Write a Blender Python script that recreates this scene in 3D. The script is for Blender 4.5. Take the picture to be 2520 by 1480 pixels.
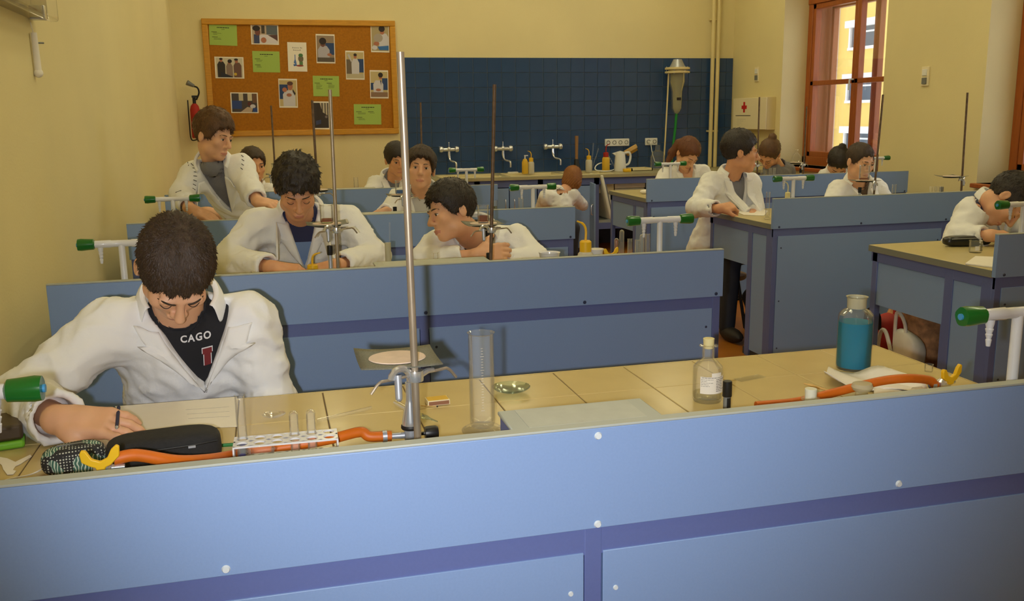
import bpy, math, random
import numpy as np
from mathutils import Vector, Matrix

for o in list(bpy.data.objects):
    bpy.data.objects.remove(o, do_unlink=True)
SC = bpy.context.scene
COL = SC.collection
R = math.radians
random.seed(7)

# ------------------------------------------------------------------ units
# bench-tile units (one worktop tile) -> metres; z = 0 is the worktop, floor is 4.45 tiles lower
U = 0.18
FZ = 4.45
def L(x, y, z):
    return Vector((x * U, y * U, (z + FZ) * U))
def top(x, y):
    return L(x, y, 0)

# ------------------------------------------------------------------ camera
YAW, PITCH, ROLL, FPX = 0.2523, 0.1977, 0.0131, 2281.5
CAM = L(-0.4718, -10.3201, 3.3596)
fw = Vector((math.sin(YAW) * math.cos(PITCH), math.cos(YAW) * math.cos(PITCH), -math.sin(PITCH)))
rg = Vector((math.cos(YAW), -math.sin(YAW), 0))
dn = fw.cross(rg)
r2 = rg * math.cos(ROLL) + dn * math.sin(ROLL)
d2 = dn * math.cos(ROLL) - rg * math.sin(ROLL)
cam = bpy.data.cameras.new('camera')
cam.sensor_width = 36
cam.sensor_fit = 'HORIZONTAL'
cam.lens = FPX / 2520 * 36
cam.clip_start = 0.05
cam.clip_end = 300
camo = bpy.data.objects.new('camera', cam)
COL.objects.link(camo)
camo.matrix_world = Matrix(((r2.x, -d2.x, -fw.x, CAM.x), (r2.y, -d2.y, -fw.y, CAM.y), (r2.z, -d2.z, -fw.z, CAM.z), (0, 0, 0, 1)))
SC.camera = camo

def at(px, py, Y=None, Z=None, X=None):
    """world point of a photo pixel on a known plane (tile units)"""
    d = r2 * ((px - 1260) / FPX) + d2 * ((py - 740) / FPX) + fw
    if Y is not None:
        k = (Y * U - CAM.y) / d.y
    elif Z is not None:
        k = ((Z + FZ) * U - CAM.z) / d.z
    else:
        k = (X * U - CAM.x) / d.x
    return CAM + d * k

# ------------------------------------------------------------------ world, flash, exposure
SC.view_settings.view_transform = 'Standard'
SC.view_settings.look = 'None'
SC.view_settings.gamma = 1
SC.view_settings.use_curve_mapping = False
SC.view_settings.exposure = 0.0
wd = bpy.data.worlds.new('overcast_sky')
SC.world = wd
wd.use_nodes = True
bg = wd.node_tree.nodes['Background']
bg.inputs[0].default_value = (0.86, 0.93, 1.0, 1)
bg.inputs[1].default_value = 2.2

def lamp(name, kind, loc, energy, color, **kw):
    l = bpy.data.lights.new(name, kind)
    l.energy = energy
    l.color = color
    for k, v in kw.items():
        setattr(l, k, v)
    o = bpy.data.objects.new(name, l)
    COL.objects.link(o)
    o.location = loc
    return o
def aim(o, target):
    o.rotation_euler = (Vector(target) - o.location).to_track_quat('-Z', 'Y').to_euler()

# the camera's own flash, just left of and level with the lens
flash = lamp('camera_flash', 'SPOT', CAM - r2 * 0.055 + d2 * 0.02, 92, (0.97, 0.98, 1.0), spot_size=R(79), spot_blend=0.85, shadow_soft_size=0.012)
aim(flash, CAM - r2 * 0.055 + d2 * 0.02 + (fw + r2 * 0.03 - d2 * 0.09) * 3)
# portals guide the sky's daylight through the two windows of the right wall
for yy in (33.2, 17.5):
    wl = lamp('window_portal', 'AREA', L(30.4, yy, 6.5), 1, (1, 1, 1), shape='RECTANGLE', size=1.6, size_y=2.6)
    aim(wl, L(0, yy, 6.5))
    wl.data.cycles.is_portal = True
# ------------------------------------------------------------------ materials
def lin(c):
    return tuple(((v / 255) / 12.92 if v / 255 <= 0.04045 else ((v / 255 + 0.055) / 1.055) ** 2.4) for v in c)
M = {}
def mat(name, rgb, rough=0.5, metal=0.0, noise=0.0, nscale=20.0, bump=0.0, bscale=60.0, spec=None, stretch=None, sheen=0.0, coat=0.0, sss=0.0, emit=0.0):
    m = bpy.data.materials.new(name)
    m.use_nodes = True
    nt = m.node_tree
    b = nt.nodes['Principled BSDF']
    c = (*lin(rgb), 1)
    b.inputs['Base Color'].default_value = c
    b.inputs['Roughness'].default_value = rough
    b.inputs['Metallic'].default_value = metal
    if spec is not None:
        b.inputs['Specular IOR Level'].default_value = spec
    if sheen:
        b.inputs['Sheen Weight'].default_value = sheen
    if coat:
        b.inputs['Coat Weight'].default_value = coat
        b.inputs['Coat Roughness'].default_value = 0.1
    if sss:
        b.inputs['Subsurface Weight'].default_value = sss
        b.inputs['Subsurface Radius'].default_value = (0.02, 0.007, 0.004)
    if emit:
        b.inputs['Emission Color'].default_value = c
        b.inputs['Emission Strength'].default_value = emit
    if noise or bump:
        tc = nt.nodes.new('ShaderNodeTexCoord')
        vec = tc.outputs['Object']
        if stretch:
            mp = nt.nodes.new('ShaderNodeMapping')
            mp.inputs['Scale'].default_value = stretch
            nt.links.new(vec, mp.inputs['Vector'])
            vec = mp.outputs['Vector']
    if noise:
        n = nt.nodes.new('ShaderNodeTexNoise')
        n.inputs['Scale'].default_value = nscale
        n.inputs['Detail'].default_value = 5
        nt.links.new(vec, n.inputs['Vector'])
        rmp = nt.nodes.new('ShaderNodeMapRange')
        rmp.inputs['From Min'].default_value = 0.25
        rmp.inputs['From Max'].default_value = 0.75
        rmp.inputs['To Min'].default_value = 1 - noise
        rmp.inputs['To Max'].default_value = 1 + noise
        nt.links.new(n.outputs['Fac'], rmp.inputs['Value'])
        mx = nt.nodes.new('ShaderNodeMix')
        mx.data_type = 'RGBA'
        mx.blend_type = 'MULTIPLY'
        mx.inputs[0].default_value = 1
        mx.inputs[6].default_value = c
        nt.links.new(rmp.outputs['Result'], mx.inputs[7])
        nt.links.new(mx.outputs[2], b.inputs['Base Color'])
    if bump:
        n2 = nt.nodes.new('ShaderNodeTexNoise')
        n2.inputs['Scale'].default_value = bscale
        n2.inputs['Detail'].default_value = 6
        nt.links.new(vec, n2.inputs['Vector'])
        bp = nt.nodes.new('ShaderNodeBump')
        bp.inputs['Strength'].default_value = bump
        bp.inputs['Distance'].default_value = 0.01
        nt.links.new(n2.outputs['Fac'], bp.inputs['Height'])
        nt.links.new(bp.outputs['Normal'], b.inputs['Normal'])
    M[name] = m
    return m
def glassmat(name, tint=(255, 255, 255), opacity=0.05, body=(225, 230, 225), rough=0.03, refl=1.0):
    """thin clear ware: see-through with a fresnel sheen and a little body colour"""
    m = bpy.data.materials.new(name)
    m.use_nodes = True
    nt = m.node_tree
    nt.nodes.remove(nt.nodes['Principled BSDF'])
    out = nt.nodes['Material Output']
    tr = nt.nodes.new('ShaderNodeBsdfTransparent')
    tr.inputs[0].default_value = (*lin(tint), 1)
    gl = nt.nodes.new('ShaderNodeBsdfGlossy')
    gl.inputs['Roughness'].default_value = rough
    df = nt.nodes.new('ShaderNodeBsdfDiffuse')
    df.inputs[0].default_value = (*lin(body), 1)
    lw = nt.nodes.new('ShaderNodeLayerWeight')
    lw.inputs['Blend'].default_value = 0.25
    m1 = nt.nodes.new('ShaderNodeMixShader')
    m1.inputs[0].default_value = opacity
    nt.links.new(tr.outputs[0], m1.inputs[1])
    nt.links.new(df.outputs[0], m1.inputs[2])
    mu = nt.nodes.new('ShaderNodeMath')
    mu.operation = 'MULTIPLY'
    mu.inputs[1].default_value = 0.55 * refl
    nt.links.new(lw.outputs['Fresnel'], mu.inputs[0])
    m2 = nt.nodes.new('ShaderNodeMixShader')
    nt.links.new(mu.outputs[0], m2.inputs[0])
    nt.links.new(m1.outputs[0], m2.inputs[1])
    nt.links.new(gl.outputs[0], m2.inputs[2])
    nt.links.new(m2.outputs[0], out.inputs[0])
    M[name] = m
    return m

# ------------------------------------------------------------------ mesh builder
def ortho(d):
    d = Vector(d).normalized()
    a = Vector((0, 0, 1)) if abs(d.z) < 0.9 else Vector((1, 0, 0))
    x = d.cross(a).normalized()
    return x, d.cross(x).normalized()
class MB:
    def __init__(s):
        s.v = []; s.f = []; s.m = []
    def add(s, vs, fs, mi=0):
        o = len(s.v)
        s.v += [tuple(v) for v in vs]
        s.f += [tuple(i + o for i in f) for f in fs]
        s.m += [mi] * len(fs)
        return s
    def box(s, c, size, rot=None, mi=0):
        c = Vector(c)
        vs = []
        for dx, dy, dz in ((-1, -1, -1), (1, -1, -1), (1, 1, -1), (-1, 1, -1), (-1, -1, 1), (1, -1, 1), (1, 1, 1), (-1, 1, 1)):
            p = Vector((dx * size[0] / 2, dy * size[1] / 2, dz * size[2] / 2))
            if rot is not None:
                p = rot @ p
            vs.append(c + p)
        return s.add(vs, ((0, 3, 2, 1), (4, 5, 6, 7), (0, 1, 5, 4), (1, 2, 6, 5), (2, 3, 7, 6), (3, 0, 4, 7)), mi)
    def mm(s, a, b, mi=0):
        a = Vector(a); b = Vector(b)
        return s.box((a + b) / 2, [abs(b[i] - a[i]) for i in range(3)], None, mi)
    def cyl(s, p0, p1, r0, r1=None, n=16, caps=True, mi=0):
        r1 = r0 if r1 is None else r1
        p0 = Vector(p0); p1 = Vector(p1)
        x, y = ortho(p1 - p0)
        vs = []
        for p, r in ((p0, r0), (p1, r1)):
            for i in range(n):
                a = 2 * math.pi * i / n
                vs.append(p + x * (r * math.cos(a)) + y * (r * math.sin(a)))
        fs = [(i, n + i, n + (i + 1) % n, (i + 1) % n) for i in range(n)]
        if caps:
            fs += [tuple(range(n)), tuple(range(2 * n - 1, n - 1, -1))]
        return s.add(vs, fs, mi)
    def tube(s, pts, r, n=10, mi=0, caps=True):
        pts = [Vector(p) for p in pts]
        rs = r if isinstance(r, (list, tuple)) else [r] * len(pts)
        vs = []
        d0 = (pts[1] - pts[0]).normalized()
        x, _ = ortho(d0)
        for i, p in enumerate(pts):
            d = (pts[min(i + 1, len(pts) - 1)] - pts[max(i - 1, 0)]).normalized()
            x = (x - d * x.dot(d)).normalized()
            y = d.cross(x)
            for k in range(n):
                a = 2 * math.pi * k / n
                vs.append(p + x * (rs[i] * math.cos(a)) + y * (rs[i] * math.sin(a)))
        fs = []
        for i in range(len(pts) - 1):
            for k in range(n):
                a, b = i * n + k, i * n + (k + 1) % n
                fs.append((a, b, b + n, a + n))
        if caps:
            fs += [tuple(range(n - 1, -1, -1)), tuple(range((len(pts) - 1) * n, len(pts) * n))]
        return s.add(vs, fs, mi)
    def lathe(s, prof, c=(0, 0, 0), n=24, rot=None, mi=0, sx=1, sy=1):
        c = Vector(c)
        vs = []; fs = []
        k = len(prof)
        for r, z in prof:
            for i in range(n):
                a = 2 * math.pi * i / n
                p = Vector((max(r, 1e-5) * math.cos(a) * sx, max(r, 1e-5) * math.sin(a) * sy, z))
                if rot is not None:
                    p = rot @ p
                vs.append(c + p)
        for j in range(k - 1):
            for i in range(n):
                a, b = j * n + i, j * n + (i + 1) % n
                fs.append((a, b, b + n, a + n))
        return s.add(vs, fs, mi)
    def prism(s, pts, h, mtx=None, mi=0):
        """polygon in local xy, extruded along local z by h"""
        n = len(pts)
        ar = sum(pts[i][0] * pts[(i + 1) % n][1] - pts[(i + 1) % n][0] * pts[i][1] for i in range(n))
        if ar < 0:
            pts = pts[::-1]
        vs = [Vector((x, y, 0)) for x, y in pts] + [Vector((x, y, h)) for x, y in pts]
        if mtx is not None:
            vs = [mtx @ v for v in vs]
        fs = [tuple(range(n - 1, -1, -1)), tuple(range(n, 2 * n))] + [(i, (i + 1) % n, n + (i + 1) % n, n + i) for i in range(n)]
        return s.add(vs, fs, mi)
    def ball(s, c, r, n=12, sc=(1, 1, 1), rot=None, mi=0):
        k = max(6, n // 2 + 2)
        prof = [(math.sin(math.pi * j / (k - 1)), -math.cos(math.pi * j / (k - 1))) for j in range(k)]
        c = Vector(c)
        vs = []; fs = []
        for a_, z in prof:
            for i in range(n):
                a = 2 * math.pi * i / n
                p = Vector((max(a_, 1e-4) * math.cos(a) * r * sc[0], max(a_, 1e-4) * math.sin(a) * r * sc[1], z * r * sc[2]))
                if rot is not None:
                    p = rot @ p
                vs.append(c + p)
        for j in range(k - 1):
            for i in range(n):
                a, b = j * n + i, j * n + (i + 1) % n
                fs.append((a, b, b + n, a + n))
        return s.add(vs, fs, mi)
    def mesh(s, name, mats, smooth=35):
        me = bpy.data.meshes.new(name)
        me.from_pydata(s.v, [], s.f)
        for m in (mats if isinstance(mats, (list, tuple)) else [mats]):
            me.materials.append(M[m] if isinstance(m, str) else m)
        if len(set(s.m)) > 1:
            me.polygons.foreach_set('material_index', s.m)
        if smooth:
            me.shade_smooth()
            me.set_sharp_from_angle(angle=R(smooth))
        me.update()
        return me
    def build(s, name, mats, parent=None, smooth=35, bevel=0.0, loc=None):
        o = bpy.data.objects.new(name, s.mesh(name, mats, smooth))
        COL.objects.link(o)
        if parent is not None:
            o.parent = parent
        if loc is not None:
            o.location = loc
        if bevel:
            b = o.modifiers.new('bevel', 'BEVEL')
            b.width = bevel
            b.segments = 2
            b.limit_method = 'ANGLE'
        return o
def tag(o, label=None, cat=None, group=None, kind=None):
    if label: o['label'] = label
    if cat: o['category'] = cat
    if group: o['group'] = group
    if kind: o['kind'] = kind
    return o
def thing(name, label, cat, loc=(0, 0, 0), rz=0.0, group=None):
    o = bpy.data.objects.new(name, None)
    o.empty_display_size = 0.05
    COL.objects.link(o)
    o.location = loc
    o.rotation_euler = (0, 0, rz)
    return tag(o, label, cat, group)
def inst(me, name, parent=None, loc=None, rot=None, scale=None):
    o = bpy.data.objects.new(name, me)
    COL.objects.link(o)
    if parent is not None: o.parent = parent
    if loc is not None: o.location = loc
    if rot is not None: o.rotation_euler = rot
    if scale is not None: o.scale = scale
    return o
def copy_tree(o, parent=None):
    c = o.copy()
    COL.objects.link(c)
    if parent is not None:
        c.parent = parent
    for ch in list(o.children):
        copy_tree(ch, c)
    return c
def spline(pts, n=8):
    """Catmull-Rom through the points"""
    P = [Vector(p) for p in pts]
    P = [P[0] * 2 - P[1]] + P + [P[-1] * 2 - P[-2]]
    out = []
    for i in range(1, len(P) - 2):
        for k in range(n):
            t = k / n
            a, b, c, d = P[i - 1], P[i], P[i + 1], P[i + 2]
            out.append(0.5 * ((2 * b) + (c - a) * t + (2 * a - 5 * b + 4 * c - d) * t * t + (3 * b - a - 3 * c + d) * t ** 3))
    out.append(P[-2])
    return out
def text_part(s, size, loc, rot, material, parent, name='lettering', ext=0.0004, align='LEFT'):
    """lettering turned into a mesh"""
    cu = bpy.data.curves.new(name, 'FONT')
    cu.body = s
    cu.size = size
    cu.extrude = ext
    cu.align_x = align
    cu.resolution_u = 2
    tmp = bpy.data.objects.new(name, cu)
    me = bpy.data.meshes.new_from_object(tmp)
    bpy.data.objects.remove(tmp)
    bpy.data.curves.remove(cu)
    me.name = name
    me.materials.clear()
    me.materials.append(M[material])
    o = bpy.data.objects.new(name, me)
    COL.objects.link(o)
    o.parent = parent
    o.location = loc
    o.rotation_euler = rot
    return o
# ------------------------------------------------------------------ colours
mat('wall_paint', (230, 216, 164), 0.75, noise=0.04, nscale=1.5, bump=0.08, bscale=90)
mat('wall_white', (238, 228, 205), 0.75, noise=0.03, nscale=2, bump=0.06, bscale=90)
mat('ceiling_paint', (240, 236, 225), 0.8)
mat('floor_lino', (176, 108, 30), 0.45, noise=0.15, nscale=6)
mat('wall_tile', (48, 76, 118), 0.16, noise=0.10, nscale=3, bump=0.02, bscale=25)
mat('grout', (92, 106, 124), 0.8)
mat('panel_blue', (132, 160, 206), 0.42, noise=0.025, nscale=260, bump=0.02, bscale=400)
mat('rail_blue', (96, 110, 166), 0.45, noise=0.03, nscale=200)
mat('plinth_dark', (60, 62, 72), 0.6)
mat('edge_grey', (172, 178, 172), 0.4)
mat('edge_dark', (128, 132, 122), 0.5)
mat('worktop_beige', (198, 182, 128), 0.35, noise=0.04, nscale=8)
mat('bench_tile', (206, 184, 126), 0.22, noise=0.035, nscale=9, bump=0.01, bscale=30)
mat('tile_joint', (110, 92, 66), 0.8)
mat('inlay_grey', (182, 186, 178), 0.45, noise=0.05, nscale=40)
mat('cap_white', (214, 222, 226), 0.35)
mat('cap_dark', (52, 62, 92), 0.4)
mat('wood_window', (164, 88, 34), 0.4, noise=0.22, nscale=10, stretch=(14, 14, 0.8), bump=0.05, bscale=30)
mat('wood_frame', (204, 146, 36), 0.45, noise=0.16, nscale=9, stretch=(1, 10, 10))
mat('cork', (172, 110, 10), 0.85, noise=0.16, nscale=55, bump=0.12, bscale=120)
mat('house_yellow', (250, 216, 120), 0.8, noise=0.03, nscale=1)
mat('house_white', (245, 243, 238), 0.7)
mat('outer_plaster', (214, 198, 192), 0.8)
mat('pipe_cream', (222, 206, 152), 0.4)
mat('plastic_white', (232, 232, 228), 0.35)
mat('fill_glow', (248, 238, 190), 0.5, emit=10.6)  # emission of the added ambient fill luminaires
glassmat('window_glass', opacity=0.0, refl=0.5)
glassmat('far_glass', tint=(120, 130, 140), opacity=0.75, body=(110, 122, 134), refl=1.0)

# ------------------------------------------------------------------ room shell
XL, XR, YB, YF, ZC, ZF = -4.75, 27.75, 43.5, -24.0, 16.5, -FZ
def slab(name, a, b, m, label=None, parent=None):
    o = MB().mm(L(*a), L(*b)).build(name, m, parent, smooth=0)
    if parent is None:
        tag(o, label, kind='structure')
    return o
slab('floor', (XL - 1.5, YF - 1, ZF - 0.6), (XR + 1.5, YB + 1, ZF), 'floor_lino', 'orange brown linoleum floor between the benches')
slab('ceiling', (XL - 1.5, YF - 1, ZC), (XR + 3, YB + 1, ZC + 0.6), 'ceiling_paint', 'plain white ceiling above the laboratory')
wl_ = MB().mm(L(XL - 1.2, YF, ZF), L(XL, 38.6, ZC)).mm(L(XL - 1.2, 38.6, ZF), L(XL - 0.28, YB, ZC))
tag(wl_.build('wall_left', 'wall_paint', smooth=0), 'cream painted side wall beside the corkboard', kind='structure')
slab('wall_back', (XL - 1.2, YB, ZF), (XR + 1.2, YB + 1, ZC), 'wall_paint', 'cream wall behind the sinks and corkboard')
slab('wall_rear', (XL - 1.2, YF - 1, ZF), (XR + 1.2, YF, ZC), 'wall_paint', 'cream wall at the teacher end')
# right wall with two deep window openings
WIN = ((28.6, 37.7), (11.4, 22.1))
ZS, ZT = 0.35, 12.5
wr = MB()
th = 3.1
ys = [YF, WIN[1][0], WIN[1][1], WIN[0][0], WIN[0][1], YB]
for k in (0, 2, 4):
    wr.mm(L(XR, ys[k], ZF), L(XR + th, ys[k + 1], ZC))
for a, b in WIN:
    wr.mm(L(XR, a, ZF), L(XR + th, b, ZS))
    wr.mm(L(XR, a, ZT), L(XR + th, b, ZC))
tag(wr.build('wall_right', 'wall_paint', smooth=0), 'cream wall with deep wooden windows', kind='structure')

def window(n, y0, y1, label):
    root = bpy.data.objects.new('window_%d' % n, None)
    COL.objects.link(root)
    root.location = L(XR, (y0 + y1) / 2, ZS)
    tag(root, label, kind='structure')
    o = root.location
    def pt(x, y, z):
        return L(x, y, z) - o
    XI = XR + 1.5
    f = MB()
    fwid = 0.42
    f.mm(pt(XI, y0, ZS), pt(XI + 0.5, y0 + fwid, ZT)).mm(pt(XI, y1 - fwid, ZS), pt(XI + 0.5, y1, ZT))
    f.mm(pt(XI, y0, ZS), pt(XI + 0.5, y1, ZS + 0.5)).mm(pt(XI, y0, ZT - 0.5), pt(XI + 0.5, y1, ZT))
    f.mm(pt(XI - 0.05, y0, 9.15), pt(XI + 0.5, y1, 9.75))
    f.build('window_frame', 'wood_window', root, bevel=0.006)
    # box window: jambs of wood between inner and outer casement
    j = MB()
    j.mm(pt(XI + 0.5, y1 - 0.2, ZS), pt(XI + 1.55, y1, ZT)).mm(pt(XI + 0.5, y0, ZS), pt(XI + 1.55, y0 + 0.2, ZT))
    j.mm(pt(XI + 0.5, y0, ZT - 0.2), pt(XI + 1.55, y1, ZT))
    j.build('jamb_lining', 'wood_window', root)
    nl = 2
    w = (y1 - y0 - 2 * fwid) / nl
    for depth, ww in ((XI + 0.04, 0.27), (XI + 1.2, 0.22)):
        for k in range(nl):
            a = y0 + fwid + k * w
            b = a + w
            for z0, z1 in ((ZS + 0.5, 9.15), (9.75, ZT - 0.5)):
                c = MB()
                c.mm(pt(depth, a, z0), pt(depth + 0.34, a + ww, z1)).mm(pt(depth, b - ww, z0), pt(depth + 0.34, b, z1))
                c.mm(pt(depth, a, z0), pt(depth + 0.34, b, z0 + ww)).mm(pt(depth, a, z1 - ww), pt(depth + 0.34, b, z1))
                if z1 < 10 and depth < XI + 1:
                    c.mm(pt(depth, a, 4.75), pt(depth + 0.34, b, 5.0))
                cs = c.build('casement', 'wood_window', root, bevel=0.004)
                g = MB().mm(pt(depth + 0.15, a + ww, z0 + ww), pt(depth + 0.18, b - ww, z1 - ww))
                g.build('pane', 'window_glass', cs, smooth=0)
    h = MB().cyl(pt(XI - 0.02, y0 + fwid + 1 * w, 4.95), pt(XI - 0.25, y0 + fwid + 1 * w, 4.95), 0.008, n=8)
    h.tube([pt(XI - 0.25, y0 + fwid + 1 * w, 4.95), pt(XI - 0.27, y0 + fwid + 1 * w, 4.4)], 0.008, 8)
    h.build('handle', 'cap_white', root)
    s = MB().mm(pt(XR - 0.25, y0 - 0.1, ZS - 0.18), pt(XI, y1 + 0.1, ZS))
    s.build('window_sill', 'wood_window', root, bevel=0.006)
    return root
window(1, *WIN[0], 'tall brown wooden box window looking onto the yellow building')
window(2, *WIN[1], 'tall brown wooden window beside the bench end with pencil case')

# yellow apartment house across the street
hb = thing('apartment_house', 'yellow house with white framed windows seen through the window', 'building', L(27.75 + 95, 120, ZF - 60))
o_ = hb.location
def hp(x, y, z): return L(x, y, z) - o_
HX = 27.75 + 95
yk = at(2062, 150, X=HX).y / U
MB().mm(hp(HX, 40, -60), hp(HX + 40, yk, 90)).build('wall', 'house_yellow', hb, smooth=0)
MB().mm(hp(HX - 2, yk, -60), hp(HX + 40, 260, 90)).build('side_wall', 'outer_plaster', hb, smooth=0)
wl0, wl1 = at(2160, 80, X=HX).y / U, at(2100, 80, X=HX).y / U
ww_ = wl1 - wl0
zt0, zb0 = at(2130, 52, X=HX).z / U - FZ, at(2130, 114, X=HX).z / U - FZ
zstep = at(2130, 80, X=HX).z / U - at(2122, 213, X=HX).z / U
for zi in range(-1, 5):
    for yi in range(0, 4):
        y0 = wl0 - yi * ww_ * 2.3
        z0 = zb0 - zi * zstep
        hh_ = zt0 - zb0
        f_ = ww_ * 0.07
        wf = MB()
        wf.mm(hp(HX - 0.7, y0 - f_, z0 - f_), hp(HX + 0.2, y0, z0 + hh_)).mm(hp(HX - 0.7, y0 + ww_, z0 - f_), hp(HX + 0.2, y0 + ww_ + f_, z0 + hh_))
        wf.mm(hp(HX - 0.9, y0 - f_, z0 - f_), hp(HX + 0.2, y0 + ww_ + f_, z0)).mm(hp(HX - 1.4, y0 - f_ * 2, z0 + hh_ * 0.8), hp(HX + 0.2, y0 + ww_ + f_ * 2, z0 + hh_ * 1.08))
        wf.mm(hp(HX - 0.5, y0 + ww_ * .46, z0), hp(HX + 0.2, y0 + ww_ * .55, z0 + hh_)).mm(hp(HX - 0.5, y0, z0 + hh_ * .55), hp(HX + 0.2, y0 + ww_ * .5, z0 + hh_ * .62))
        w_ = wf.build('house_window', 'house_white', hb, smooth=0)
        MB().mm(hp(HX - 0.25, y0, z0), hp(HX - 0.15, y0 + ww_, z0 + hh_ * .85)).build('pane', 'far_glass', w_, smooth=0)

# ------------------------------------------------------------------ tiled splashback: single glazed tiles on the back wall
wb = bpy.data.objects['wall_back']
tx0, tx1, tz1 = 7.05, 27.72, 6.62
slab('grout_bed', (tx0, YB - 0.02, -0.6), (tx1, YB, tz1), 'grout', parent=wb)
ts = 0.842
nx, nz = int((tx1 - tx0) / ts + 0.99), 9
g = 0.022
half = (ts - g) / 2 * U
tme = MB()
tme.v = []
d_ = 0.007
bb = 0.0025
tme.add([(-half, 0, -half), (half, 0, -half), (half, 0, half), (-half, 0, half),
         (-half + bb, -d_, -half + bb), (half - bb, -d_, -half + bb), (half - bb, -d_, half - bb), (-half + bb, -d_, half - bb)],
        ((4, 5, 6, 7), (0, 1, 5, 4), (1, 2, 6, 5), (2, 3, 7, 6), (3, 0, 4, 7)))
tile_mesh = tme.mesh('wall_tile', 'wall_tile', 0)
rt = random.Random(3)
for i in range(nx):
    for k in range(nz):
        xc = tx0 + (i + 0.5) * ts
        wfrac = 1.0
        if xc + ts / 2 > tx1:
            wfrac = (tx1 - (xc - ts / 2)) / ts
            xc = (tx1 + xc - ts / 2) / 2
        inst(tile_mesh, 'tile', wb, L(xc, YB - 0.015, tz1 - (k + 0.5) * ts), (rt.uniform(-.006, .006), 0, rt.uniform(-.006, .006)), (wfrac, 1, 1))

# twin riser pipes in the corner
pp = thing('riser_pipe', 'pair of cream riser pipes running down the tiled wall', 'pipe', L(26.35, YB - 0.35, ZF))
for dx in (-0.17, 0.17):
    MB().cyl((dx * U, 0, 0), (dx * U, 0, (ZC - ZF) * U), 0.022, n=16).build('pipe', 'pipe_cream', pp)
for z in (1.2, 2.4):
    MB().box((0, 0.03, z), (0.12, 0.06, 0.02)).build('bracket', 'pipe_cream', pp, bevel=0.003)

# added ambient fill: unseen glowing luminaires in three rows under the ceiling
for i, x in enumerate((2.0, 11.5, 21.0)):
    for j, y in enumerate((-9.0, 6.0, 21.0, 36.0)):
        if y < 0 and x > 5: continue
        t = thing('fill_luminaire', 'added unseen fill luminaire giving the room its ambient light', 'lamp', L(x, y, ZC) - Vector((0, 0, 0.30)), group='added fill luminaires')
        MB().mm((-0.14, -0.62, 0.04), (0.14, 0.62, 0.10)).cyl((0, -0.4, 0.1), (0, -0.4, 0.30), 0.006, n=8).cyl((0, 0.4, 0.1), (0, 0.4, 0.30), 0.006, n=8).build('housing', 'plastic_white', t)
        MB().mm((-0.12, -0.6, 0.0), (0.12, 0.6, 0.04)).build('diffuser', 'fill_glow', t, smooth=0)

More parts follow.
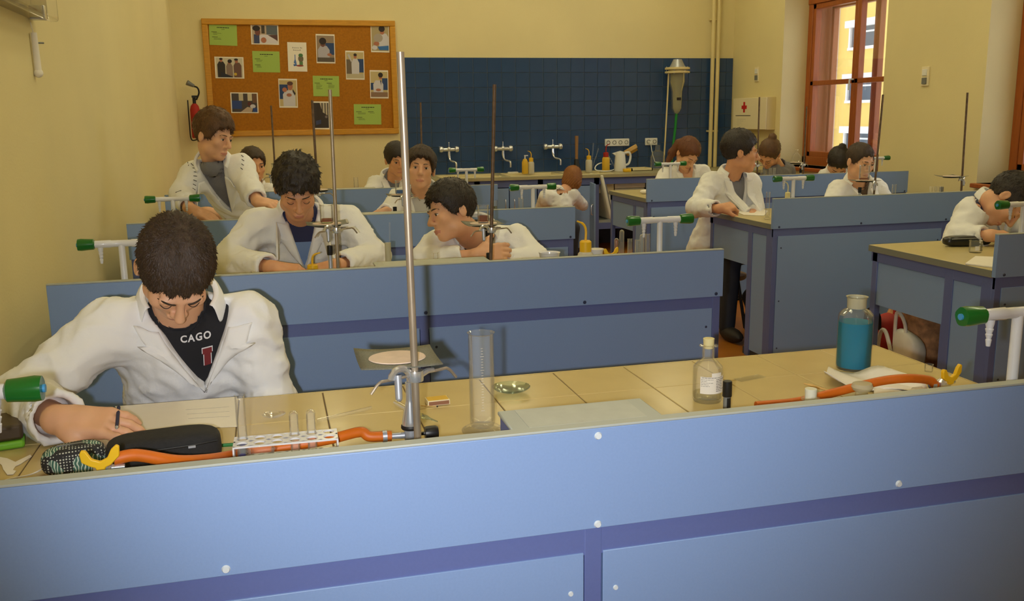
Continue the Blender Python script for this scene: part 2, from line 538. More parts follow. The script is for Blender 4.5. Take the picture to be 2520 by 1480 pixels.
# ------------------------------------------------------------------ student benches
X0, X1 = -4.06, 7.9
ROW = (-3.28, 5.76, 14.8, 24.1)
def bench(label, x0, x1, y0, tiles=False, dots='cap_dark', shelf=None, end='L'):
    bt = thing('student_bench', label, 'bench', L((x0 + x1) / 2, y0, ZF), group=None)
    o = bt.location
    def p(x, y, z): return L(x, y, z) - o
    dpt = 4.34
    xm = (x0 + x1) / 2 + 0.13
    # upper splash panel with pale edging
    up = MB().mm(p(x0, y0, -0.148), p(x1, y0 + 0.11, 0.757)).build('splash_panel', 'panel_blue', bt, bevel=0.0012)
    MB().mm(p(x0, y0, 0.757), p(x1, y0 + 0.12, 0.78)).build('edge_strip', 'edge_grey', up, bevel=0.0012)
    # worktop
    wt = MB().mm(p(x0 + 0.02, y0 + 0.11, -0.17), p(x1, y0 + dpt, -0.012 if tiles else 0.0)).build('worktop', 'tile_joint' if tiles else 'worktop_beige', bt, bevel=0.0 if tiles else 0.003)
    if not tiles:
        MB().mm(p(x1 - 0.001, y0 + 0.12, -0.16), p(x1 + 0.015, y0 + dpt, -0.01)).mm(p(x0 + 0.005, y0 + 0.12, -0.16), p(x0 + 0.021, y0 + dpt, -0.01)).mm(p(x0 + 0.02, y0 + dpt, -0.16), p(x1, y0 + dpt + 0.015, -0.01)).build('worktop_edge', 'edge_dark', wt)
    else:
        MB().mm(p(x0, y0 + dpt - 0.02, -0.17), p(x1 + 0.02, y0 + dpt + 0.01, 0.0)).mm(p(x1, y0 + 0.12, -0.17), p(x1 + 0.02, y0 + dpt, 0.0)).build('worktop_edge', 'bench_tile', wt)
        gp = 0.014
        def tmesh(w, d):
            a, b, h, e = (w - gp) * U / 2, (d - gp) * U / 2, 0.004, 0.0012
            q = MB().add([(-a, -b, -h), (a, -b, -h), (a, b, -h), (-a, b, -h), (-a, -b, -e), (a, -b, -e), (a, b, -e), (-a, b, -e), (-a + e, -b + e, 0), (a - e, -b + e, 0), (a - e, b - e, 0), (-a + e, b - e, 0)],
                         ((8, 9, 10, 11), (0, 1, 5, 4), (1, 2, 6, 5), (2, 3, 7, 6), (3, 0, 4, 7), (4, 5, 9, 8), (5, 6, 10, 9), (6, 7, 11, 10), (7, 4, 8, 11)))
            return q.mesh('tile', 'bench_tile', 0)
        ysx = (1.04, 0.0, -1.05, -2.10, -3.16)
        cache = {}
        xs = [x0] + [float(k) for k in range(-4, 8)] + [x1]
        for a, b in zip(xs[:-1], xs[1:]):
            for c, d in zip(ysx[1:], ysx[:-1]):
                w = b - a
                if w < 0.03: continue
                key = (round(w, 2), round(d - c, 2))
                if key not in cache: cache[key] = tmesh(*key)
                inst(cache[key], 'tile', wt, p((a + b) / 2, (c + d) / 2, 0.0))
    # frame rails below the splash panel
    MB().mm(p(x0 + 0.04, y0 + 0.035, -0.40), p(x1 - 0.04, y0 + 0.1, -0.148)).build('rail', 'rail_blue', bt)
    pw = 0.155
    for xc in (x0 + 0.04 + pw / 2, xm, x1 - 0.04 - pw / 2):
        MB().mm(p(xc - pw / 2, y0 + 0.03, ZF + 0.22), p(xc + pw / 2, y0 + 0.12, -0.148)).build('post', 'rail_blue', bt, bevel=0.001)
    for a, b in ((x0 + 0.04 + pw, xm - pw / 2), (xm + pw / 2, x1 - 0.04 - pw)):
        lp = MB().mm(p(a + 0.012, y0 + 0.02, ZF + 0.22), p(b - 0.012, y0 + 0.1, -0.375)).build('front_panel', 'panel_blue', bt, bevel=0.001)
        c = MB()
        for xx in (a + 0.13, b - 0.13):
            for zz in (-0.74, -2.4, -3.9):
                c = MB().cyl(p(xx, y0 + 0.021, zz), p(xx, y0 + 0.008, zz), 0.0045, 0.0035, n=12)
                c.build('screw_cap', dots, lp)
    for xx in (x0 + 0.22, -0.99 if tiles else (x0 + xm) / 2, xm + 0.03, (xm + x1) / 2 + 0.1, x1 - 0.14):
        for zz in ((0.69, -0.11) if (tiles and abs(xx - xm) < 0.2) else (-0.09,)):
            MB().cyl(p(xx, y0, zz), p(xx, y0 - 0.018, zz), 0.0062, 0.0045, n=14).build('screw_cap', dots, up)
    MB().mm(p(x0 + 0.1, y0 + 0.16, ZF), p(x1 - 0.1, y0 + 1.75, ZF + 0.22)).build('plinth', 'plinth_dark', bt)
    # service cabinet behind the front, posts and aprons round the knee space
    MB().mm(p(x0 + 0.08, y0 + 0.11, ZF + 0.22), p(x1 - 0.08, y0 + 1.62, -0.17)).build('service_cabinet', 'rail_blue', bt)
    for xe, sx in ((x0, 1), (x1, -1)):
        a, b = xe + sx * 0.04, xe + sx * 0.2
        lo, hi = min(a, b), max(a, b)
        q = lambda y, z0_, z1_, y2, nm, m_, inset=0.0: MB().mm(p(lo + (inset if sx > 0 else 0), y, z0_), p(hi - (inset if sx < 0 else 0), y2, z1_)).build(nm, m_, bt, bevel=0.001)
        q(y0 + 0.12, ZF + 0.22, -0.17, y0 + 0.42, 'end_post', 'rail_blue')
        q(y0 + 0.42, ZF + 0.22, -0.40, y0 + 1.28, 'end_panel', 'panel_blue', 0.02)
        q(y0 + 1.28, ZF, -0.17, y0 + 1.55, 'end_post', 'rail_blue')
        q(y0 + 0.42, -0.40, -0.17, y0 + 1.28, 'end_rail', 'rail_blue')
        q(y0 + 1.55, -0.40, -0.17, y0 + 4.25, 'end_rail', 'rail_blue')
        q(y0 + 1.55, -1.5, -0.40, y0 + 4.2, 'end_panel', 'panel_blue', 0.03)
        MB().mm(p(lo, y0 + 4.0, ZF), p(hi, y0 + 4.2, -0.17)).build('leg', 'rail_blue', bt, bevel=0.002)
    MB().mm(p(x0 + 0.2, y0 + 4.1, -0.5), p(x1 - 0.2, y0 + 4.2, -0.17)).build('rear_rail', 'rail_blue', bt)
    if shelf:
        a, b = shelf
        s = MB().mm(p(a, y0 + 0.11, -0.0), p(b, y0 + 0.62, 0.74)).build('socket_box', 'rail_blue', bt, bevel=0.001)
        MB().mm(p(a - 0.02, y0 + 0.11, 0.74), p(b + 0.02, y0 + 0.64, 0.775)).build('ledge', 'edge_grey', s, bevel=0.002)
        MB().mm(p(a + 0.13, y0 + 0.12, 0.775), p(b - 0.13, y0 + 0.60, 0.779)).build('ledge_inlay', 'inlay_grey', s)
    return bt
XR0, XR1 = 14.2, 26.2
b1 = bench('blue laboratory bench with tiled worktop and orange gas hoses', X0, X1, ROW[0], True, 'cap_white', (1.38, 2.70))
b2 = bench('blue bench behind the tiled bench, with wash bottle on its end', X0, X1, ROW[1], False, 'cap_dark', (1.26, 3.29))
b3 = bench('blue bench where the standing boy in a white coat leans', X0, X1, ROW[2], False, 'cap_dark', (1.26, 3.29))
b4 = bench('blue bench closest to the corkboard', X0, X1, ROW[3], False, 'cap_dark', (1.26, 3.29))
q2 = bench('blue bench with shopping bags stowed under its end', XR0, XR1, ROW[1], False, 'cap_dark')
q3 = bench('blue bench with a written paper lying at its corner', XR0, XR1, ROW[2], False, 'cap_dark')
q4 = bench('blue bench beside the window by the first aid cabinet', XR0 - 0.1, XR1, ROW[3] + 0.25, False, 'cap_dark')
# ------------------------------------------------------------------ laboratory ware: materials
mat('enamel_white', (226, 226, 230), 0.3, coat=0.3)
mat('knob_green', (18, 104, 36), 0.28, coat=0.4)
mat('knob_blue', (70, 150, 205), 0.4)
mat('chrome', (226, 228, 232), 0.24, 0.8)
mat('zinc', (178, 182, 190), 0.4, 0.5, noise=0.1, nscale=40)
mat('rod_steel', (168, 154, 134), 0.36, 0.5, noise=0.25, nscale=60, stretch=(1, 1, 0.2))
mat('rust_steel', (112, 92, 74), 0.5, 0.5, noise=0.3, nscale=50)
mat('iron_dark', (52, 50, 48), 0.5, 0.6)
mat('brass', (180, 140, 60), 0.35, 0.9)
mat('rubber_orange', (208, 104, 16), 0.5, noise=0.05, nscale=60)
mat('plastic_yellow', (240, 190, 30), 0.4)
mat('plastic_black', (24, 24, 26), 0.4)
mat('plastic_grey', (120, 122, 118), 0.5)
mat('cast_grey', (126, 122, 104), 0.55, noise=0.15, nscale=30)
mat('ceramic_fibre', (226, 204, 186), 0.9, noise=0.06, nscale=60)
mat('wire_gauze', (118, 118, 108), 0.6, 0.4, noise=0.35, nscale=320)
mat('paper', (240, 234, 222), 0.85, noise=0.015, nscale=30)
mat('paper_ink', (165, 160, 152), 0.9)
mat('ink_black', (40, 38, 40), 0.8)
mat('stopper_cream', (226, 214, 158), 0.6)
mat('stopper_white', (226, 226, 208), 0.5)
mat('fabric_black', (34, 33, 33), 0.85, noise=0.2, nscale=150, bump=0.15, bscale=500)
mat('leather_black', (22, 22, 20), 0.3, coat=0.2)
mat('case_brown', (74, 60, 44), 0.5)
mat('case_green', (120, 190, 50), 0.4)
mat('wood_light', (214, 176, 108), 0.6, noise=0.1, nscale=30)
mat('match_red', (140, 60, 40), 0.7)
mat('box_yellow', (222, 178, 48), 0.6)
mat('box_cream', (238, 226, 190), 0.7)
mat('box_strike', (150, 104, 76), 0.9)
mat('pencil_green', (40, 120, 60), 0.4)
glassmat('glass', opacity=0.045, refl=1.0)
glassmat('glass_dense', opacity=0.05, body=(245, 245, 235), refl=0.8)
glassmat('glass_green', tint=(244, 252, 246), opacity=0.05, body=(215, 235, 218), refl=1.4)
glassmat('frosted', opacity=0.55, body=(220, 214, 180), refl=0.6)
glassmat('liquid_blue', tint=(20, 150, 175), opacity=0.85, body=(0, 132, 166), refl=0.4)
glassmat('liquid_copper', tint=(90, 150, 205), opacity=0.5, body=(60, 120, 190), refl=0.5)
glassmat('liquid_brown', tint=(200, 120, 50), opacity=0.6, body=(160, 82, 24), refl=0.5)
glassmat('liquid_violet', tint=(90, 80, 190), opacity=0.7, body=(62, 52, 170), refl=0.5)
glassmat('liquid_clear', tint=(250, 246, 215), opacity=0.05, body=(235, 225, 160), refl=1.2)
glassmat('plastic_milky', tint=(245, 240, 225), opacity=0.8, body=(226, 220, 200), refl=0.4)
glassmat('acrylic', tint=(235, 230, 215), opacity=0.3, body=(200, 185, 150), refl=1.6)

def dep(P): return (Vector(P) - CAM).dot(fw)
def sz(px, P): return px * dep(P) / FPX
RX90 = Matrix.Rotation(R(90), 3, 'X')
RY90 = Matrix.Rotation(R(90), 3, 'Y')

# ------------------------------------------------------------------ bench taps
def make_tap(x, yrow, label):
    t = thing('bench_tap', label, 'tap', L(x, yrow + 0.6, 0), group=None)
    h = 1.32 * U
    MB().lathe([(0.0, 0), (0.026, 0), (0.026, 0.006), (0.013, 0.012), (0.0098, 0.02), (0.0098, h)], n=16).build('pillar', 'enamel_white', t)
    MB().lathe([(0.0, -0.075), (0.0112, -0.075), (0.0118, -0.03), (0.0105, -0.028), (0.0105, 0.028), (0.0118, 0.03), (0.0112, 0.075), (0, 0.075)], (0, 0, h), 16, RY90).build('crossbar', 'enamel_white', t)
    for s in (-1, 1):
        kn = MB()
        n = 20
        rings = [(0.011, 0.074), (0.0165, 0.078), (0.0172, 0.09), (0.0190, 0.112), (0.0178, 0.122), (0.0, 0.123)]
        vs = []; fs = []
        for r, xx in rings:
            for i in range(n):
                a = 2 * math.pi * i / n
                rr = r * (1 - (0.05 if (i // 2) % 2 else 0))
                vs.append((s * xx, rr * math.cos(a), h + rr * math.sin(a)))
        for j in range(len(rings) - 1):
            for i in range(n):
                a, b = j * n + i, j * n + (i + 1) % n
                fs.append((a, b, b + n, a + n) if s > 0 else (b, a, a + n, b + n))
        k = kn.add(vs, fs).build('knob', 'knob_green', t)
        MB().cyl((s * 0.122, 0, h), (s * 0.126, 0, h), 0.006, n=12).build('cap', 'knob_blue', k)
        MB().lathe([(0.0085, 0), (0.008, -0.008), (0.006, -0.016), (0.0075, -0.018), (0.005, -0.026), (0.0065, -0.028), (0.0042, -0.036), (0.0055, -0.038), (0.0038, -0.05), (0.0, -0.05)], (s * 0.060, 0, h - 0.009), 12).build('nozzle', 'enamel_white', t)
    return t
tl, tr_ = X0 + 1.1, X1 - 1.08
make_tap(tl, ROW[0], 'white tap with green knobs beside the dark case on tiled bench')
make_tap(tr_, ROW[0], 'white tap with green knobs by the bottle of blue solution')
make_tap(tl, ROW[1], 'white tap with green knobs behind the head of the writing boy')
make_tap(tr_, ROW[1], 'white tap with green knobs above the row of test tubes')
make_tap(tl, ROW[2], 'white tap with green knobs by the hand of the standing boy')
make_tap(tr_, ROW[2], 'white tap with green knobs in front of the crouching woman')
make_tap(tl, ROW[3], 'white tap with green knobs hidden behind the standing boy')
make_tap(tr_, ROW[3], 'white tap with green knobs in front of the sinks')
make_tap(XR0 + 1.12, ROW[1], 'white tap with green knobs by the face of bending boy')
make_tap(XR0 + 1.0, ROW[2], 'white tap with green knobs above the small cream wash bottle')
make_tap(XR0 + 1.16, ROW[3] + 0.25, 'white tap with green knobs in front of the ponytailed girl')
make_tap(XR0 + 10.75, ROW[3] + 0.25, 'white tap with green knobs by the window bench end')

# ------------------------------------------------------------------ glassware builders (local origin at the base)
def beaker(label, loc, r=0.03, h=0.075, liquid=None, level=0.3, group=None, name='beaker', gm='glass', rz=0.0):
    t = thing(name, label, 'beaker', loc, rz, group)
    MB().lathe([(0, 0.0), (r * 0.9, 0.0), (r, 0.005), (r, h * 0.94), (r * 1.09, h), (r * 0.97, h * 0.95), (r * 0.96, 0.008), (0, 0.005)], n=28).build('glass_wall', gm, t)
    if liquid:
        MB().lathe([(0, 0.003), (r * 0.93, 0.005), (r * 0.95, h * level), (0, h * level)], n=24).build('liquid', liquid, t)
    return t
def cylinder_glass(label, loc, r, h, group=None, foot=True, liquid=None, level=.2, gm='glass', cat='cylinder', name='measuring_cylinder'):
    t = thing(name, label, cat, loc, 0, group)
    body = [(0, 0.012), (r * 0.9, 0.012), (r, 0.02), (r, h * 0.985), (r * 1.1, h), (r * 0.96, h * 0.985), (r * 0.94, 0.024), (0, 0.018)]
    MB().lathe(body, n=28).build('glass_tube', gm, t)
    if foot:
        MB().lathe([(0, 0), (r * 1.62, 0.0), (r * 1.68, 0.004), (r * 1.3, 0.010), (r * 0.8, 0.014), (0, 0.014)], n=28).build('foot', 'glass_dense', t)
    if liquid:
        MB().lathe([(0, 0.02), (r * 0.9, 0.02), (r * 0.9, h * level), (0, h * level)], n=24).build('liquid', liquid, t)
    return t
def test_tube(label, loc, r=0.008, h=0.13, flip=False, group=None, liquid=None, rot=None, level=0.2):
    t = thing('test_tube', label, 'test tube', loc, 0, group)
    prof = [(0, 0), (r * 0.5, 0.13 * r), (r * 0.87, r * 0.5), (r, r), (r, h * 0.985), (r * 1.15, h), (r * 0.85, h * 0.985), (r * 0.85, r), (0, r * 0.2)]
    if flip:
        prof = [(a, h - b) for a, b in prof]
    MB().lathe(prof, n=18).build('glass_tube', 'glass_dense', t)
    if liquid:
        MB().lathe([(0, r * .2), (r * 0.8, r), (r * 0.82, h * level), (0, h * level)], n=16).build('liquid', liquid, t)
    if rot: t.rotation_euler = rot
    return t
def burner(label, loc, top_dark=True, h=0.15, rz=0.0):
    t = thing('bunsen_burner', label, 'burner', loc, rz)
    MB().lathe([(0, 0), (0.042, 0), (0.042, 0.006), (0.02, 0.014), (0.012, 0.02), (0.012, 0.05), (0, 0.05)], n=24).build('base', 'zinc', t)
    MB().lathe([(0.012, 0.045), (0.016, 0.046), (0.016, 0.052), (0.0155, 0.06), (0.008, 0.094), (0.0072, 0.1), (0.0075, h), (0.006, h), (0.006, 0.1)], n=20).build('barrel', 'chrome' if not top_dark else 'zinc', t)
    MB().lathe([(0.0165, 0.044), (0.0178, 0.046), (0.0178, 0.05), (0.0165, 0.052)], n=20).build('air_ring', 'iron_dark', t)
    MB().cyl((-0.012, 0, 0.032), (-0.045, 0, 0.033), 0.006, 0.005, n=12).build('gas_inlet', 'zinc', t)
    k = MB().cyl((0.012, 0, 0.032), (0.026, 0, 0.032), 0.0035, n=8)
    k.lathe([(0, 0.026), (0.012, 0.026), (0.0128, 0.03), (0.0128, 0.046), (0.011, 0.05), (0, 0.05)], (0, 0, 0.032), 14, RY90)
    k.build('valve_knob', 'plastic_black', t)
    if top_dark:
        MB().lathe([(0.0095, h - 0.004), (0.0105, h), (0.0105, h + 0.028), (0.0085, h + 0.028), (0.0085, h)], n=18).build('flame_cap', 'plastic_black', t)
    return t
def stand(label, foot, top_, ring_z=None, ring_dir=-0.35, gauze=True, rmat='rod_steel', detail=True, group=None, base_mat='iron_dark', ring_r=0.045):
    """retort stand: foot and top are world points of the rod; ring at height ring_z (tile units) reaching towards ring_dir (radians from +Y)"""
    foot = Vector(foot)
    t = thing('retort_stand', label, 'stand', foot, 0, group)
    tp = Vector(top_) - foot
    MB().prism([(-0.07, -0.03), (-0.03, -0.05), (0.06, -0.05), (0.09, -0.02), (0.09, 0.07), (0.06, 0.1), (-0.04, 0.1), (-0.07, 0.06)], 0.012).build('base_plate', base_mat, t, bevel=0.002)
    MB().cyl((0, 0, 0.01), tp, 0.0062, n=16).build('rod', rmat, t)
    out = {}
    if ring_z is not None:
        z = (ring_z + FZ) * U - foot.z
        rp = tp * (z / tp.z)
        d = Vector((math.sin(ring_dir), math.cos(ring_dir), 0))
        sd = Vector((d.y, -d.x, 0))
        # boss head: C-shaped clamp, thumb screw, bent cross bar
        b = MB()
        b.lathe([(0.0062, -0.009), (0.014, -0.009), (0.0145, -0.006), (0.0145, 0.006), (0.014, 0.009), (0.0062, 0.009)], rp, 18)
        arc = [rp - sd * 0.010 + (-sd) * (0.017 * (1 - math.cos(a))) + Vector((0, 0, 0.016 * math.sin(a))) for a in [i * math.pi / 8 for i in range(9)]]
        b.tube(arc, 0.006, 8)
        b.tube([rp + sd * 0.012, rp + sd * 0.024 + Vector((0, 0, 0.004)), rp + sd * 0.036 + Vector((0, 0, 0.004))], [0.006, 0.005, 0.004], 8)
        bs = b.build('boss_head', 'chrome', t)
        cpt = rp - sd * 0.032
        MB().cyl(cpt + Vector((0, 0, 0.006)), cpt + Vector((0, -0.006, -0.032)), 0.0065, 0.006, n=12).ball(cpt + Vector((0, -0.006, -0.032)), 0.006, 10).build('thumb_screw', 'zinc', bs)
        w1, w2 = 0.066, 0.064
        MB().tube(spline([rp - sd * (w1 + 0.016) + Vector((0, 0, -0.018)), rp - sd * w1 + Vector((0, 0, -0.002)), rp - sd * (w1 - 0.02), rp + sd * (w2 - 0.02) + Vector((0, 0, 0.002)), rp + sd * w2 + Vector((0, 0, 0.001)), rp + sd * (w2 + 0.016) + Vector((0, 0, -0.017))], 4), 0.0026, 8).build('cross_bar', 'rod_steel', t)
        c = rp + d * (ring_r + 0.017) + Vector((0, 0, 0.012))
        rg_ = [c + Vector((ring_r * math.cos(a), ring_r * math.sin(a), 0)) for a in [i * 2 * math.pi / 24 for i in range(25)]]
        MB().tube(rg_, 0.0032, 8, caps=False).tube([rp + d * 0.006, c - d * ring_r], 0.004, 8).build('ring', 'iron_dark', t)
        if gauze:
            s = 0.068
            n = 8
            vs = []; fs = []
            rr = random.Random(int(foot.x * 1000))
            co = [rr.uniform(0.001, 0.008) for _ in range(4)]
            for i in range(n + 1):
                for j in range(n + 1):
                    u, v = i / n * 2 - 1, j / n * 2 - 1
                    k = (u * u * v * v)
                    zz = 0.005 + k * (co[(u > 0) * 2 + (v > 0)])
                    vs.append(c + Vector((u * s, v * s, zz)))
            for i in range(n):
                for j in range(n):
                    a = i * (n + 1) + j
                    fs.append((a, a + n + 1, a + n + 2, a + 1))
            g = MB().add(vs, fs).build('wire_gauze', 'wire_gauze', t)
            so = g.modifiers.new('thickness', 'SOLIDIFY')
            so.thickness = 0.0012
            MB().lathe([(0, 0.0058), (0.047, 0.0058), (0.046, 0.0072), (0, 0.0078)], c, 28, sx=1.05, sy=0.95).build('ceramic_disc', 'ceramic_fibre', g)
        out['gauze'] = foot + c + Vector((0, 0, 0.0085))
    return t, out

# ------------------------------------------------------------------ tiled bench: stand, burner, hose
YS = -2.05
zr = (at(1015, 925, Y=YS).z / U) - FZ
st1, so1 = stand('tall retort stand with bare wire gauze on the tiled bench', Vector((at(1029, 1075, Y=YS).x, YS * U, FZ * U)), at(985, 128, Y=YS), zr, -0.35, True, 'rod_steel', base_mat='cast_grey')
bl = Vector((at(1012, 1085, Y=-1.35).x, -1.35 * U, FZ * U))
burner('chrome bunsen burner on the orange hose under bare gauze', bl, False, 0.132)
def hose(label, pts, r=0.0095):
    t = thing('gas_hose', label, 'hose', pts[0])
    MB().tube([Vector(p) - Vector(pts[0]) for p in spline(pts, 8)], r, 14).build('rubber_tube', 'rubber_orange', t)
    return t
def gas_cock(label, loc, rz=0.0, s=1.0, lift=0.0):
    t = thing('gas_cock', label, 'valve', loc, rz)
    b = MB().lathe([(0, 0), (0.018, 0), (0.018, 0.004), (0.013 * s, 0.006), (0.013 * s, lift + 0.012), (0.015 * s, lift + 0.014), (0.015 * s, lift + 0.024 * s), (0.008 * s, lift + 0.03 * s), (0, lift + 0.03 * s)], n=18)
    b.cyl((0, 0, lift + 0.018 * s), (0.034 * s, 0, lift + 0.018 * s), 0.0065 * s, 0.005 * s, n=12).build('valve_body', 'chrome', t)
    w = MB()
    m = Matrix.Translation((0, -0.012 * s, lift + 0.034 * s)) @ Matrix.Rotation(R(90), 4, 'X')
    wing = [(-0.030, 0.018), (-0.027, 0.024), (-0.020, 0.023), (-0.012, 0.008), (0, 0.003), (0.011, 0.008), (0.018, 0.022), (0.026, 0.029), (0.031, 0.026), (0.030, 0.010), (0.016, -0.004), (0.008, -0.007), (0.006, -0.013), (-0.006, -0.013), (-0.008, -0.007), (-0.016, -0.004), (-0.028, 0.004)]
    w.prism([(x * s, y * s) for x, y in wing], 0.008 * s, m)
    w.build('wing_handle', 'plastic_yellow', t, bevel=0.0015)
    return t
gl = Vector((at(252, 1140, Y=-2.5).x, -2.5 * U, FZ * U))
gas_cock('yellow winged gas cock by the patterned pencil case', gl, 0, 0.9, 0.083)
hose('orange gas hose running from pencil case to chrome burner', [gl + Vector((0.016, 0, 0.112)), at(335, 1121, Y=-2.45), at(430, 1135, Y=-2.35), at(500, 1133, Y=-2.05), at(556, 1125, Y=-1.6), at(612, 1113, Y=-1.22), at(710, 1100, Y=-1.2), at(810, 1082, Y=-1.2), at(885, 1064, Y=-1.3), bl + Vector((-0.075, 0, 0.036)), bl + Vector((-0.036, 0, 0.033))])
ck = bl + Vector((-0.048, 0, 0.034))
tcl = thing('hose_clip', 'grey hose clip on the burner end of the orange hose', 'clip', ck)
MB().lathe([(0.0085, -0.004), (0.0105, -0.004), (0.0105, 0.004), (0.0085, 0.004)], (0, 0, 0), 16, RY90).build('band', 'zinc', tcl)
MB().box((0, 0, -0.013), (0.009, 0.006, 0.007)).build('screw', 'chrome', tcl, bevel=0.001)
gr = at(2322, 945, Z=0.1); gr.z = FZ * U
gas_cock('yellow winged gas cock at the bench end by crumpled paper', gr, 0.25, 1.0)
gin = gr + Vector((-0.02, 0, 0.016))
hose('orange gas hose lying beside crumpled paper and blue solution bottle', [at(1860, 1010, Z=-0.0) + Vector((0, 0, 0.009)), at(1960, 990, Z=0.06), at(2060, 965, Z=0.12), at(2160, 940, Z=0.22), at(2230, 932, Z=0.25), at(2285, 936, Z=0.17), gin])
tcl = thing('hose_clip', 'steel hose clip at the winged gas cock by crumpled paper', 'clip', gin + Vector((-0.008, 0, 0.002)))
MB().lathe([(0.0085, -0.004), (0.0108, -0.004), (0.0108, 0.004), (0.0085, 0.004)], (0, 0, 0), 16, RY90).build('band', 'zinc', tcl)
MB().box((0, 0, -0.012), (0.009, 0.006, 0.006)).build('screw', 'chrome', tcl, bevel=0.001)

# ------------------------------------------------------------------ tiled bench: writing things
def obj1(mb, name, mats, label, cat, loc=None, group=None, **kw):
    return tag(mb.build(name, mats, None, loc=loc, **kw), label, cat, group)
def quad_on_bench(pts, z): return [at(x, y, Z=z) for x, y in pts]
# dark case with green rim
c = at(5, 1095, Z=0)
tb = thing('tablet_case', 'dark brown case with bright green edge at the bench end', 'case', c, R(12))
MB().box((-0.055, 0.01, 0.008), (0.19, 0.105, 0.015)).build('green_shell', 'case_green', tb, bevel=0.005)
MB().box((-0.055, 0.012, 0.031), (0.188, 0.10, 0.03)).build('flap', 'case_brown', tb, bevel=0.006)
# torn white paper cutting
cp = quad_on_bench([(0, 1128), (18, 1131), (38, 1140), (75, 1122), (78, 1126), (50, 1145), (38, 1150), (32, 1160), (40, 1162), (33, 1170), (18, 1171), (8, 1158), (5, 1148), (-8, 1138)], 0.0)
c0 = cp[0].copy()
pm = MB().prism([((p - c0).x, (p - c0).y) for p in cp], 0.0012)
obj1(pm, 'paper_cutting', 'paper', 'small torn cutting of white paper beside the dark case', 'paper', c0 + Vector((0, 0, 0.001)))
crd = [at(0, 1187, Z=0.02), at(30, 1178, Z=0.02), at(70, 1170, Z=0.02), at(95, 1160, Z=0.03), at(112, 1148, Z=0.1)]
t = thing('white_cord', 'thin white cord trailing from the patterned pencil case', 'cord', crd[0])
MB().tube([p - crd[0] for p in spline(crd, 6)], 0.0014, 6).build('strand', 'paper', t)
# patterned pencil case
def pouch(name, label, cat, loc, lx, ly, lz, mname, rz=0.0, sag=0.12, power=3.0):
    t = thing(name, label, cat, loc, rz)
    n, k = 36, 14
    vs = []; fs = []
    for j in range(k + 1):
        ph = -math.pi / 2 + math.pi * j / k
        for i in range(n):
            th_ = 2 * math.pi * i / n
            def sp(v, e): return math.copysign(abs(v) ** e, v)
            cx, sx = sp(math.cos(th_), 2 / power), sp(math.sin(th_), 2 / power)
            cz, szz = sp(math.cos(ph), 2 / power), sp(math.sin(ph), 2 / power)
            x, y, z = cx * cz * lx / 2, sx * cz * ly / 2, szz * lz / 2
            z += sag * lz * math.sin(x * 30) * 0.3 * (1 if z > 0 else 0)
            vs.append((x, y, z + lz / 2))
    for j in range(k):
        for i in range(n):
            a, b = j * n + i, j * n + (i + 1) % n
            fs.append((a, b, b + n, a + n))
    b = MB().add(vs, fs).build('pouch', mname, t, smooth=60)
    return t, b
m = mat('print_fabric', (70, 96, 84), 0.8)
nt = m.node_tree
bs_ = nt.nodes['Principled BSDF']
tc = nt.nodes.new('ShaderNodeTexCoord')
vo = nt.nodes.new('ShaderNodeTexVoronoi'); vo.inputs['Scale'].default_value = 200; vo.inputs['Randomness'].default_value = 0.1
nt.links.new(tc.outputs['Object'], vo.inputs['Vector'])
dots = nt.nodes.new('ShaderNodeMath'); dots.operation = 'LESS_THAN'; dots.inputs[1].default_value = 0.3
nt.links.new(vo.outputs['Distance'], dots.inputs[0])
wv = nt.nodes.new('ShaderNodeTexWave'); wv.inputs['Scale'].default_value = 62; wv.inputs['Distortion'].default_value = 6; wv.inputs['Detail'].default_value = 1
nt.links.new(tc.outputs['Object'], wv.inputs['Vector'])
wl2 = nt.nodes.new('ShaderNodeMath'); wl2.operation = 'GREATER_THAN'; wl2.inputs[1].default_value = 0.72
nt.links.new(wv.outputs['Fac'], wl2.inputs[0])
big = nt.nodes.new('ShaderNodeTexNoise'); big.inputs['Scale'].default_value = 26
nt.links.new(tc.outputs['Object'], big.inputs['Vector'])
sel = nt.nodes.new('ShaderNodeMath'); sel.operation = 'GREATER_THAN'; sel.inputs[1].default_value = 0.5
nt.links.new(big.outputs['Fac'], sel.inputs[0])
def mixn(fac, a, b):
    x = nt.nodes.new('ShaderNodeMix'); x.data_type = 'RGBA'
    nt.links.new(fac, x.inputs[0])
    for i, v in ((6, a), (7, b)):
        if isinstance(v, tuple): x.inputs[i].default_value = (*lin(v), 1)
        else: nt.links.new(v, x.inputs[i])
    return x.outputs[2]
cA = mixn(dots.outputs[0], (44, 44, 46), (205, 208, 196))
cB = mixn(wl2.outputs[0], (70, 112, 98), (205, 218, 204))
nt.links.new(mixn(sel.outputs[0], cA, cB), bs_.inputs['Base Color'])
pc = at(182, 1124, Z=0.16)
pt_, pb_ = pouch('pencil_case', 'pencil case in black green white print by winged gas cock', 'pencil case', Vector((pc.x, pc.y, FZ * U)), 0.105, 0.062, 0.052, 'print_fabric', R(8))
MB().box((0, 0, 0.0517), (0.05, 0.005, 0.002)).build('zip', 'plastic_grey', pt_)
